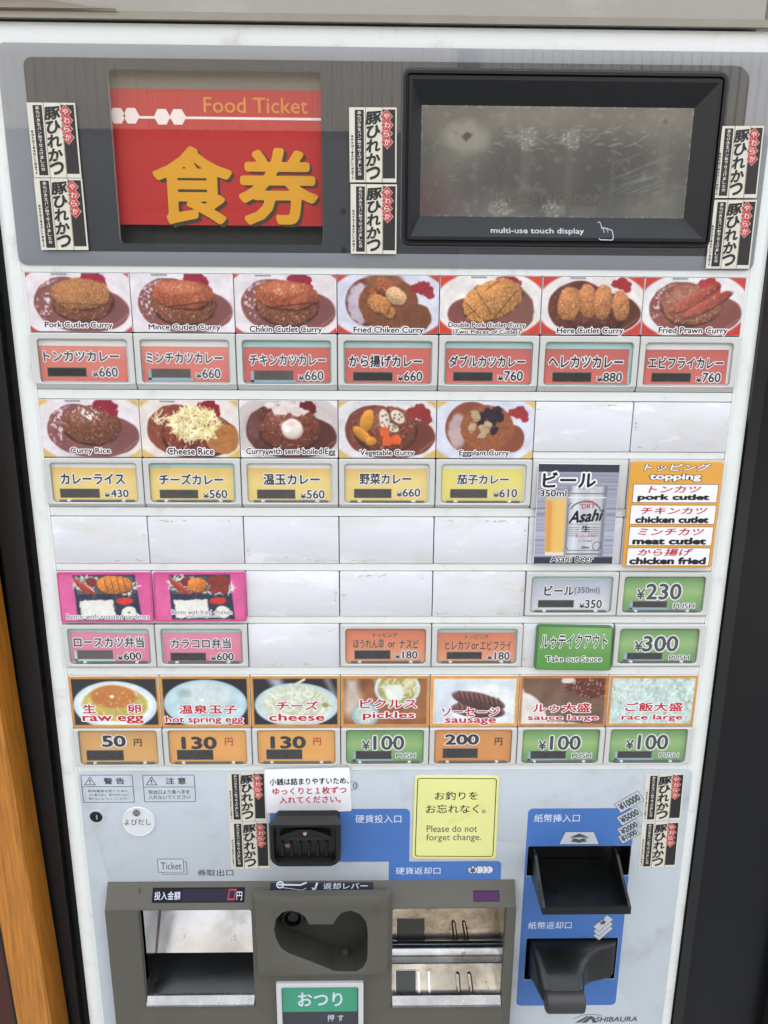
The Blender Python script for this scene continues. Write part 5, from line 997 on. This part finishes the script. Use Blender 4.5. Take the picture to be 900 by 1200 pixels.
# yellow change notice
q = quad((486.2, 908.3), (585.5, 908.8), (580.8, 1006.8), (482.9, 1006.3), .9)
yn_ = card_base('change_notice', 'pale yellow please do not forget change card with thin black border', 'card', q, .5, 1.1, M_yellow, 3)
b = MB(); c = np.mean(q, 0); qi = [(a[0] + (c[0] - a[0]) * .07, a[1] + (c[1] - a[1]) * .07) for a in q]
oo = []
for k in (3, 2, 1, 0):
    P0 = np.array(qi[k]); A_, B_ = np.array(qi[(k + 1) % 4]), np.array(qi[(k - 1) % 4]); u = (A_ - P0) / np.hypot(*(A_ - P0)); v_ = (B_ - P0) / np.hypot(*(B_ - P0))
    for t in np.linspace(0, 1, 5): oo.append(tuple(P0 + u * 1.8 * (1 - t) ** 1.6 + v_ * 1.8 * t ** 1.6))
stroke(b, ccw(oo), .62, 1.16, 0, True); captions(b, [('お釣りを', (509.6, 927.5, 560, 937.4), 0, dict(bold=.006, res=28)), ('お忘れなく。', (499.2, 942.7, 569.3, 952.9), 0, dict(bold=.006, res=28)), ('Please do not', (500, 967, 559.3, 975), 1, dict(bold=.002, res=28)), ('forget change.', (499.6, 977.2, 564, 987), 1, dict(bold=.002, res=28))], 1.12)
b.build('lettering', [M_ink, M_grey_ink], yn_)

# coin slot
cs = empty('coin_slot', -59, .4, -434, 'black ribbed coin slot under the white coin notice', 'coin slot') if False else TM
cx0, cx1, cz0, cz1 = -85.6, -33.2, -427., -392.
b = MB()
b.loft([[(x, .4, z) for x, z in rr(cx0 + 3, cz0 - 6.5, cx1 - 1, cz1, 3)], [(x, 6, z) for x, z in rr(cx0 + 3, cz0 - 6.5, cx1 - 1, cz1, 3)], [(x, 8, z) for x, z in rr(cx0 + 4, cz0 - 5.5, cx1 - 2, cz1, 3)]], 0, False, True)
A1 = rr(cx0 - .5, cz0 - 1, cx1 + .5, cz1 + 2, (8, 8, 2, 2), 6)
b.loft([[(x, 8, z) for x, z in rr(cx0 + 1.5, cz0 + 1, cx1 - 1.5, cz1, (8, 8, 2, 2), 6)], [(x, 18, z) for x, z in A1], [(x, 20, z) for x, z in rr(cx0 + .5, cz0, cx1 - .5, cz1 + 1, (8, 8, 2, 2), 6)], [(x, 20, z) for x, z in rr(cx0 + 3, cz0 + 2.5, cx1 - 3, cz1 - 1, (6, 6, 2, 2), 6)], [(x, 14, z) for x, z in rr(cx0 + 4, cz0 + 5, cx1 - 4, cz1 - 2, (4, 4, 2, 2), 6)]], 0, False, True)
cso = b.build('coin_slot', M_black, TM, fix=True, smooth=True); cso['label'] = 'black ribbed coin slot under the white coin notice'
for k in range(6):
    x = cx0 + 9 + k * 6.6; b = MB(); b.loft([[(x - 1.1, 14.02, cz0 + 6), (x + 1.1, 14.02, cz0 + 6), (x + .6, 17.2, cz0 + 7), (x - .6, 17.2, cz0 + 7)], [(x - 1.1, 14.02, cz0 + 19), (x + 1.1, 14.02, cz0 + 19), (x + .6, 16, cz0 + 18), (x - .6, 16, cz0 + 18)]], 0, True, True); b.build('guide_rib', M_black, cso, fix=True)
b = MB(); cxm = (cx0 + cx1) / 2
b.loft([[(cxm - 19 + 38 * t, 14.2, cz0 + 21.5), (cxm - 19 + 38 * t, 18.5, cz0 + 21.5), (cxm - 19 + 38 * t, 18.5, cz0 + 25 + 6 * math.sin(math.pi * t)), (cxm - 19 + 38 * t, 14.2, cz0 + 25 + 6 * math.sin(math.pi * t))] for t in np.linspace(0, 1, 13)], 0, True, True)
b.build('slot_arch', M_black, cso, fix=True)
b = MB(); b.box(cxm - 11.5, cxm + 11.5, 18.5, 18.7, cz0 + 22, cz0 + 24.6); b.build('slot_opening', M_black2, cso)
b = MB(); b.loft([[(x, 18.4, z) for x, z in circ(cxm, cz0 + 27.6, 1.7, n=14)], [(x, 19.2, z) for x, z in circ(cxm, cz0 + 27.6, 1.3, n=14)]], 0, False, True); b.build('screw', M_chrome, cso)
b = MB(); c = W(337, 991, 20); b.flat([(c[0] + r_ * math.cos(a), c[1] + r_ * .9 * math.sin(a)) for a, r_ in zip(np.linspace(0, 6.28, 12)[:-1], (2.2, 1.6, 2.4, 1.5, 2.1, 2.6, 1.4, 2.2, 1.7, 2.4, 1.6))], 20.06); b.build('chipped_patch', M_brown, cso)

# banknote slot: recess with a protruding tray
b = MB(); x0, z0, x1, z1 = bill_o
b.loft([[(x, .3, z) for x, z in rr(x0, z0, x1, z1, .8, 2)], [(x, -16, z) for x, z in rr(x0, z0, x1, z1, .8, 2)]], 0, False, True); bs = b.build('banknote_slot', M_black, TM, fix=True); bs['label'] = 'black banknote tray under the arrow mark'
xa, xb, fl = 118., 179.5, -450.
b = MB(); b.box(xa, xb, -15, 40, fl - 2, fl); b.box(xa, xb, 40, 42, fl - 2, fl + 4.2); b.build('tray_floor', M_black, bs)
for nm, xx in (('tray_side', xa - 2), ('tray_side', xb)):
    b = MB(); prof = [(-2, -427.5), (8, -428), (24, -437), (38, fl + 6.5), (42, fl + 4.2), (42, fl - 2), (-2, fl - 2)]
    b.loft([[(xx, d, z) for d, z in prof], [(xx + 2, d, z) for d, z in prof]], 0, True, True); b.build(nm, M_black, bs, fix=True)
for x in (133, 163):
    b = MB(); b.loft([[(x + 2.6 * math.cos(a), 22 + 2.6 * math.sin(a), fl + .05) for a in np.linspace(0, 6.28, 15)[:-1]], [(x + 2.2 * math.cos(a), 22 + 2.2 * math.sin(a), fl + 1.2) for a in np.linspace(0, 6.28, 15)[:-1]]], 0, False, True); b.build('floor_stud', M_black, bs, fix=True)
# banknote return hood
x0, z0, x1, z1 = ret_o; b = MB(); b.loft([[(x, .3, z) for x, z in rr(x0, z0, x1, z1, .8, 2)], [(x, -14, z) for x, z in rr(x0, z0, x1, z1, .8, 2)]], 0, False, True); rs = b.build('banknote_return', M_black, TM, fix=True); rs['label'] = 'black hooded banknote return with rounded nose'
b = MB()
def sec(xl, xr, zt, zb, d, r): return [(x, d, z) for x, z in rr(xl, zb, xr, zt, r, 4)]
b.loft([sec(118.5, 189, -514.5, -549, -10, 2), sec(118.5, 189, -514.5, -549, 1, 2), sec(119, 186, -515, -548, 5, 3), sec(119.5, 176, -516, -547, 8.5, 4), sec(120, 167, -517, -546.5, 12, 5), sec(121, 160, -519, -546, 18, 5), sec(122, 157, -522, -546, 25, 6), sec(123.5, 156, -525, -546, 31, 6), sec(125, 155, -529, -545, 35, 6)], 0, False, True)
b.build('hood', M_black, rs, fix=True, smooth=True)
b = MB(); b.loft([[(x, 35 + r_ * math.cos(a), -538 + r_ * 1.05 * math.sin(a)) for a in np.linspace(0, 2 * math.pi, 19)[:-1]] for x, r_ in ((124.6, 6.4), (125.6, 8.2), (127, 8.6), (152.6, 8.6), (154, 8.2), (155, 6.4))], 0, True, True)
b.build('rounded_nose', mat('worn_black_plastic', alb(50, 50, 50), .45, var=.15, bump=.2, dirt=[(alb(96, 94, 90), 150, .68, .05)]), rs, fix=True, smooth=True)

# grey console with ticket tray, lever recess, coin tray
zS0, zS1 = cons[3], W(360, 1064.5, DC)[1]
hood = (W(300, 1090, 18)[0], W(380, 1143.5, 18)[1], W(454.5, 1090, 18)[0], W(380, 1050.5, 18)[1])
cav_px = [(320, 1067.5), (323, 1088), (327.5, 1103), (334, 1113.5), (345, 1119.5), (370, 1129), (393, 1139), (417, 1139.4), (424, 1136), (430, 1128), (430.8, 1118), (430.8, 1092), (428, 1080), (421, 1071.5), (411, 1067.4), (400, 1069.5), (394, 1077), (390.8, 1083.3), (361.2, 1083.3), (358, 1075), (350.5, 1069.5), (340, 1067.2), (330, 1071), (323, 1079)]
cav_px = [(321, 1090), (323.5, 1101), (329.5, 1112), (338, 1118), (365, 1128), (391.5, 1138.6), (398, 1139.3), (418, 1139.3), (425.5, 1134.5), (430, 1126), (430.8, 1117), (430.8, 1092), (428.6, 1080), (421.6, 1071.5), (411, 1067.4), (400.5, 1070), (394, 1077.2), (390.3, 1083.6), (362, 1083.6), (358, 1075.5), (350.5, 1069.6), (340, 1067.2), (330.5, 1069.8), (323.5, 1077.5)]
cav = ccw([W(x, y, 18) for x, y in cav_px])
btn_o = RR(324.5, 1151.5, 426, 1215, DC + 1.5)
con = plate('console', [rr(cons[0], -640, cons[2], zS1, (1, 1, 1, 1)), rr(*op_t, 2), rr(*op_c, 2), rr(hood[0] + 3, hood[1] + .6, hood[2] - 3, zS1 - 1.5, 2), rr(*btn_o, 1)], DC, 11.4, .5, M_taupe, TM)
con['label'] = 'taupe grey console with the ticket tray and coin tray openings'
b = MB(); xs0, xs1 = cons[0] + .4, cons[2] - .4
zq = zS1 - .5
b.add([(xs0, DC, zq), (xs1, DC, zq), (xs1, 1.4, zS0), (xs0, 1.4, zS0), (xs0, .3, zS0 + .5), (xs1, .3, zS0 + .5), (xs0, .3, zq), (xs1, .3, zq)], [(0, 1, 2, 3), (3, 2, 5, 4), (0, 3, 4, 6), (1, 7, 5, 2)])
b.build('sloped_top', M_taupe, con)
b = MB(); hb = [rr(hood[0] - 3 + k, hood[1] - 3 + k, hood[2] + 3 - k, hood[3] + .2 - k * .12, 3 + k * .3) for k in (0, 3.2)]
b.loft([[(x, DC - .5, z) for x, z in hb[0]], [(x, 17.2, z) for x, z in hb[1]]])
b.build('centre_hood_sides', M_taupe, con, fix=True, smooth=True)
plate('centre_hood', [rr(hood[0] + .1, hood[1] + .1, hood[2] - .1, hood[3] - .1, 3), cav], 18, 1.6, .5, M_taupe, con)
# lever recess
lv = MB(); DP_ = -8.
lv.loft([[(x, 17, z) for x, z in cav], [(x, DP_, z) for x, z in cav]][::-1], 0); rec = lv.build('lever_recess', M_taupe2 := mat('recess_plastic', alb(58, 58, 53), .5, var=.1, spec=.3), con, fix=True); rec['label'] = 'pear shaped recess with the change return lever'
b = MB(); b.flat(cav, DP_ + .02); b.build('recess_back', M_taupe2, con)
# pivot and lever
pc = W(343, 1077, 5)
b = MB(); b.loft([[(x, DP_, z) for x, z in circ(*pc, 9.3)], [(x, 4, z) for x, z in circ(*pc, 9.3)], [(x, 5, z) for x, z in circ(*pc, 8.6)], [(x, 5, z) for x, z in circ(*pc, 7)], [(x, 1, z) for x, z in circ(*pc, 6.6)], [(x, 3.5, z) for x, z in circ(*pc, 4)]], 0, False, True); b.build('pivot', M_black, con, fix=True, smooth=True)
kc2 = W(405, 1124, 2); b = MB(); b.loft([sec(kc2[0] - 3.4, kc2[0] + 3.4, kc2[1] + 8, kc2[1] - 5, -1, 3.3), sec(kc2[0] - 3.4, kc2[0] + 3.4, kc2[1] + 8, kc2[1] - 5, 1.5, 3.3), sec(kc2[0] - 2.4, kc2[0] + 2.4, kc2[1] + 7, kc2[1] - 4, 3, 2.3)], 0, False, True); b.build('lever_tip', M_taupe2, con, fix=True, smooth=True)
# strip with lever symbol on the slope: text laid on the slope
def on_slope(mb, extra=.12):
    k = (DC - 1.4) / (zS0 - zq)
    for a_ in mb.v: a_[:, 1] = DC - (a_[:, 2] - zq) * k + extra + a_[:, 1]
def slope_pt(px, py):                                # where the line of sight meets the sloped top
    k = (DC - 1.4) / (zS0 - zq); lo, hi = zq - 4, zS0 + 4
    for _ in range(40):
        z = (lo + hi) / 2; zz_ = W(px, py, DC - (z - zq) * k)[1]
        if zz_ > z: lo = z
        else: hi = z
    return W(px, py, DC - (z - zq) * k)[0], z
def slope_px(px):
    l, t, r, b_ = px; my, mx = (t + b_) / 2, (l + r) / 2; return slope_pt(l, my)[0], slope_pt(mx, b_)[1], slope_pt(r, my)[0], slope_pt(mx, t)[1]
b = MB(); R_ = slope_px((316.5, 1033, 437.5, 1044)); b.rect(R_[0], R_[1], R_[2], min(R_[3], zS0 - .3), 0, 0); on_slope(b, .05); b.build('lever_strip', mat('dark_label_strip', alb(48, 50, 56), .6, spec=.12), con)
b = MB()
def ST(body, px, m, **kw): x0, z0, x1, z1 = slope_px(px); text_box(b, body, x0, z0, x1, z1, 0, m, **kw)
ST('返却レバー', (378.8, 1034.4, 431, 1042), 0, bold=.01, res=26)
def sp(pts): return [slope_pt(x, y) for x, y in pts]
c = sp([(328.3, 1036.7)])[0]; b.ring(circ(*c, 3.1, 2.2), circ(*c, 2.1, 1.3), .02); stroke(b, sp([(326, 1036.4), (352, 1037), (359.5, 1034)]), 1., .03); stroke(b, sp([(331, 1040), (354, 1043), (359, 1040.6)]), .35, .03)
b.flat(ccw(sp([(370.5, 1034), (373, 1034.4), (370.6, 1041), (368.5, 1040.6)])), .03); b.flat(ccw(sp([(365, 1039.6), (371.4, 1041.4), (366.5, 1043.6)])), .04)
on_slope(b, .1); b.build('lever_lettering', M_pale_ink, con)
# amount display
b = MB(); R_ = slope_px((178.5, 1039.8, 286.8, 1057.8)); b.rect(*R_, 0, 0); R2 = slope_px((213.5, 1041.5, 274.8, 1056.5)); b.rect(*R2, .04, 1); on_slope(b, .1); ad = b.build('amount_display', [mat('display_frame_black', alb(26, 26, 34), .55, spec=.12), mat('display_lens', alb(44, 40, 56), .55, spec=.12)], con)
b = MB(); ST('投入金額', (181, 1044.4, 211.5, 1054.4), 0, bold=.006, res=26); ST('円', (277.3, 1044.6, 283.8, 1054.6), 0, bold=.006, res=24); on_slope(b, .16); b.build('display_lettering', M_pale_ink, con)
b = MB(); seg = sp([(267, 1053.6), (274.5, 1053.6), (276.8, 1042.4), (269.3, 1042.4)]); stroke(b, seg, 1., .05, 0, True); on_slope(b, .2); b.build('led_digit', M_led, con)
b = MB(); R_ = slope_px((554.6, 1043.2, 585.4, 1056.6)); b.rect(*R_, 0, 0); b.rect(R_[0] + .8, R_[1] + .8, R_[2] - .8, R_[3] - .8, .06, 1); on_slope(b, .08); b.build('purple_lens', [M_black2, M_purple], con)
# ticket tray
x0, z0, x1, z1 = op_t; BK = -32.
zk = -546.
b = MB(); b.add([(x0, -85, z1 + 14), (x1 + 12, -85, z1 + 14), (x1 + 12, -22, zk), (x0, -22, zk)], [(3, 2, 1, 0)]); b.add([(x0, -90, z1 + 14), (x0, -90, z0 - 2), (x0, DC - 6, z0 - 2), (x0, DC - 6, z1 + 14)], [(0, 1, 2, 3)]); b.add([(x1 + 12, -90, z1 + 14), (x1 + 12, -90, z0 - 2), (x1 + 12, 0, z0 - 2), (x1 + 12, 0, z1 + 14)], [(3, 2, 1, 0)])
tt = b.build('ticket_tray', M_steel, con); tt['label'] = 'steel lined ticket tray under the amount display'
b = MB(); b.add([(x0 + .2, -84.6, z1 + 14), (x0 + 1.1, -84.6, z1 + 14), (x0 + .9, -21.6, zk), (x0 + .2, -21.6, zk)], [(3, 2, 1, 0)]); b.build('corner_seam', M_brown, con)
b = MB(); b.add([(x0 + .5, -58.6, z1 - 12), (x1 + 11, -58.6, z1 - 12), (x1 + 11, -58.2, z1 - 13), (x0 + .5, -58.2, z1 - 13)], [(3, 2, 1, 0)]); b.build('folded_edge', M_dgap, con)
M_gb = mat('glossy_black_plastic', alb(24, 25, 26), .18, var=.1)
b = MB(); b.add([(x0 + .1, -22, zk - .2), (x1 + 11.9, -22, zk - .2), (x1 + 11.9, DC - 2.2, z0 + 3.6), (x0 + .1, DC - 2.2, z0 + 3.6)], [(0, 3, 2, 1)]); b.build('tray_floor', M_gb, con)
b = MB(); b.add([(x0 + .3, -22, zk), (x0 + .3, DC - 6, zk), (x0 + .3, DC - 6, z0 + 2), (x0 + .3, -22, z0 + 2)], [(0, 1, 2, 3)]); b.build('side_lining', mat('dark_side_lining', alb(34, 35, 37), .3), con)
b = MB(); b.loft([[(x0 + .6, d, z), (x1 - .6, d, z)] for d, z in ((DC - 2, z0 + .6), (DC + .2, z0 + .8), (DC + 1.4, z0 + 1.6), (DC + 1.2, z0 + 3.2), (DC - 3, z0 + 8.2), (DC - 5, z0 + 8.4))]); b.build('tray_lip', M_chrome, con)
# coin return tray
x0, z0, x1, z1 = op_c; BK = -26.; zm = (W(525, 1120, 0)[1])
b = MB(); b.add([(x0 - 3, BK - 30, z1 + 12), (x1 + 3, BK - 30, z1 + 12), (x1 + 3, BK + 8, zm), (x0 - 3, BK + 8, zm), (x1 + 3, -24, zm), (x0 - 3, -24, zm), (x1 + 3, 4, z0 + 2), (x0 - 3, 4, z0 + 2)], [(3, 2, 1, 0), (7, 6, 4, 5)]); b.add([(x1 - .2, BK - 2, z1 + 8), (x1 - .2, BK - 2, z0 - 8), (x1 - .2, DC - 6, z0 - 8), (x1 - .2, DC - 6, z1 + 8)], [(3, 2, 1, 0)]); b.add([(x0 + .2, BK - 2, z1 + 8), (x0 + .2, BK - 2, z0 - 8), (x0 + .2, DC - 6, z0 - 8), (x0 + .2, DC - 6, z1 + 8)], [(0, 1, 2, 3)])
ct = b.build('coin_tray', M_steelg, con); ct['label'] = 'worn golden steel coin return tray'
b = MB(); b.box(x0 - 2, x1 + 2, 3, DC - 3, z0 - 4, z0 + 1.5); b.build('tray_floor', M_steelg, con)
def low_pt(px, py):                                  # where the line of sight meets the lower sloping plate
    lo, hi = z0 - 10, zm + 10
    for _ in range(40):
        z = (lo + hi) / 2; dd = -24 + 28 * (zm - z) / (zm - z0 - 2); zz_ = W(px, py, dd)[1]
        if zz_ > z: lo = z
        else: hi = z
    return W(px, py, dd)[0], dd, z
b = MB(); n = 12
b.loft([[(x, -4 + 8.5 * math.cos(a), zm + 8.5 * math.sin(a)) for a in np.linspace(0, 2 * math.pi, 20)[:-1]] for x in (x0 - 2, x1 + 2)], 0, True, True); b.build('cross_bar', M_steel, con, fix=True, smooth=True)
def up_pt(px, py):
    lo, hi = zm - 10, z1 + 20
    for _ in range(40):
        z = (lo + hi) / 2; dd = BK + 8 - 38 * (z - zm) / (z1 + 12 - zm); zz_ = W(px, py, dd)[1]
        if zz_ > z: lo = z
        else: hi = z
    return W(px, py, dd)[0], dd, z
for fn, xa_, xb_, ya, yb in ((up_pt, 531, 534.5, 1078, 1104), (up_pt, 543, 547.5, 1078, 1103), (low_pt, 536, 538, 1138, 1168), (low_pt, 549.5, 553, 1138, 1168)):
    a_, b2 = np.array(fn(xa_, ya)), np.array(fn(xb_, yb)); b = MB(); b.loft([[tuple(a_ + (b2 - a_) * t + np.array([2.0 * sz * math.cos(a), 2.0 * sz * math.sin(a), 1.0 * sz * math.sin(a)])) for a in np.linspace(0, 2 * math.pi, 11)[:-1]] for t, sz in ((0, .2), (.08, .9), (.5, 1), (.92, .9), (1, .2))], 0, True, True); b.build('pressed_rib', M_steelg, con, fix=True, smooth=True)
M_flap = mat('dark_flap', alb(36, 44, 46), .3)
for fn, px in ((up_pt, (465, 1076, 497.5, 1105)), (low_pt, (464, 1137, 487, 1169))):
    c4 = [np.array(fn(*q)) for q in ((px[0], px[3]), (px[2], px[3]), (px[2], px[1]), (px[0], px[1]))]; up = np.array([0, .9, .5])
    b = MB(); b.loft([[tuple(c) for c in c4], [tuple(c + up * 1.2) for c in c4]], 0, False, True); cm = sum(c4) / 4
    b.loft([[tuple(cm + (c - cm) * 1.06 + up * .1) for c in c4], [tuple(cm + (c - cm) * 1.06 + up * .7) for c in c4], [tuple(cm + (c - cm) * 1.0 + up * .7) for c in c4]], 1); b.build('coin_flap', [M_flap, M_steel], con)
for xa_ in (490, 502):
    a_, b2 = np.array(low_pt(xa_, 1137)), np.array(low_pt(xa_ + 1.5, 1169)); b = MB(); dx = np.array([.8, 0, 0]); up = np.array([0, 2.2, 1.2]); b.loft([[tuple(q - dx), tuple(q + dx), tuple(q + dx + up), tuple(q - dx + up)] for q in (a_, b2)], 0, True, True); b.build('divider', M_chrome, con, fix=True)
b = MB(); b.loft([[(x0 + .6, d, z), (x1 - .6, d, z)] for d, z in ((DC - 2, z0 + .6), (DC + .2, z0 + .8), (DC + 1.4, z0 + 1.6), (DC + 1.2, z0 + 3.6), (DC - 3, z0 + 8.8), (DC - 5, z0 + 9))]); b.build('tray_lip', M_chrome, con)
# change button
R_ = RR(324.5, 1151.5, 426, 1215, DC + 1.5)
plate('change_button_frame', [rr(*R_, 1.5), rr(R_[0] + 4.2, R_[1] + 4, R_[2] - 4.2, R_[3] - 4.4, 2)], DC + 2.2, 5, .6, mat('silver_painted_frame', alb(214, 216, 218), .3, .2, var=.03), con)
b = MB(); G = RR(330.5, 1156.6, 419.4, 1185.5, DC + .6); b.box(R_[0] + 3, R_[2] - 3, 4, DC + .2, R_[1] + 3, R_[3] - 3, 1); b.box(G[0] + .4, G[2] - .4, DC + .25, DC + .6, G[1], G[3] - .3, 0)
cbn = b.build('change_button', [M_green, mat('dark_button_body', alb(56, 60, 66), .3, dirt=[(alb(110, 112, 112), 160, .66, .08)])], con)
b = MB(); captions(b, [('おつり', (349, 1162.8, 401.4, 1179.5), 0, dict(bold=.02, res=34)), ('押 す', (383.5, 1188.8, 403, 1197), 0, dict(bold=.004, res=24))], DC + .66); b.build('change_lettering', M_pale_ink, con)

# peeling strip of wood and dirt on the lintel edge
ws = empty('wood_splinter', -200, 1, 146, 'weathered wooden splinter lying on the metal trim at top left', 'splinter')
b = MB(); a0, a1 = W(0, 14, 4), W(60, 15, 4); r_ = np.random.default_rng(8)
b.loft([[(x, 3.2, 146.4), (x, 4.8, 146.4), (x, 4.6, 146.4 + hh), (x, 3.2, 146.4 + hh * 1.05)] for x, hh in ((-262, 4.6), (-240, 4.9), (-210, 4.4), (-197, 4.2), (-188, 2.8), (-176, 1.2), (-160, .3))], 0, True, True); b.build('splinter', mat('weathered_wood', alb(138, 128, 112), .8, var=.3, scale=60, stretch=(.3, 1, 3)), ws, fix=True)
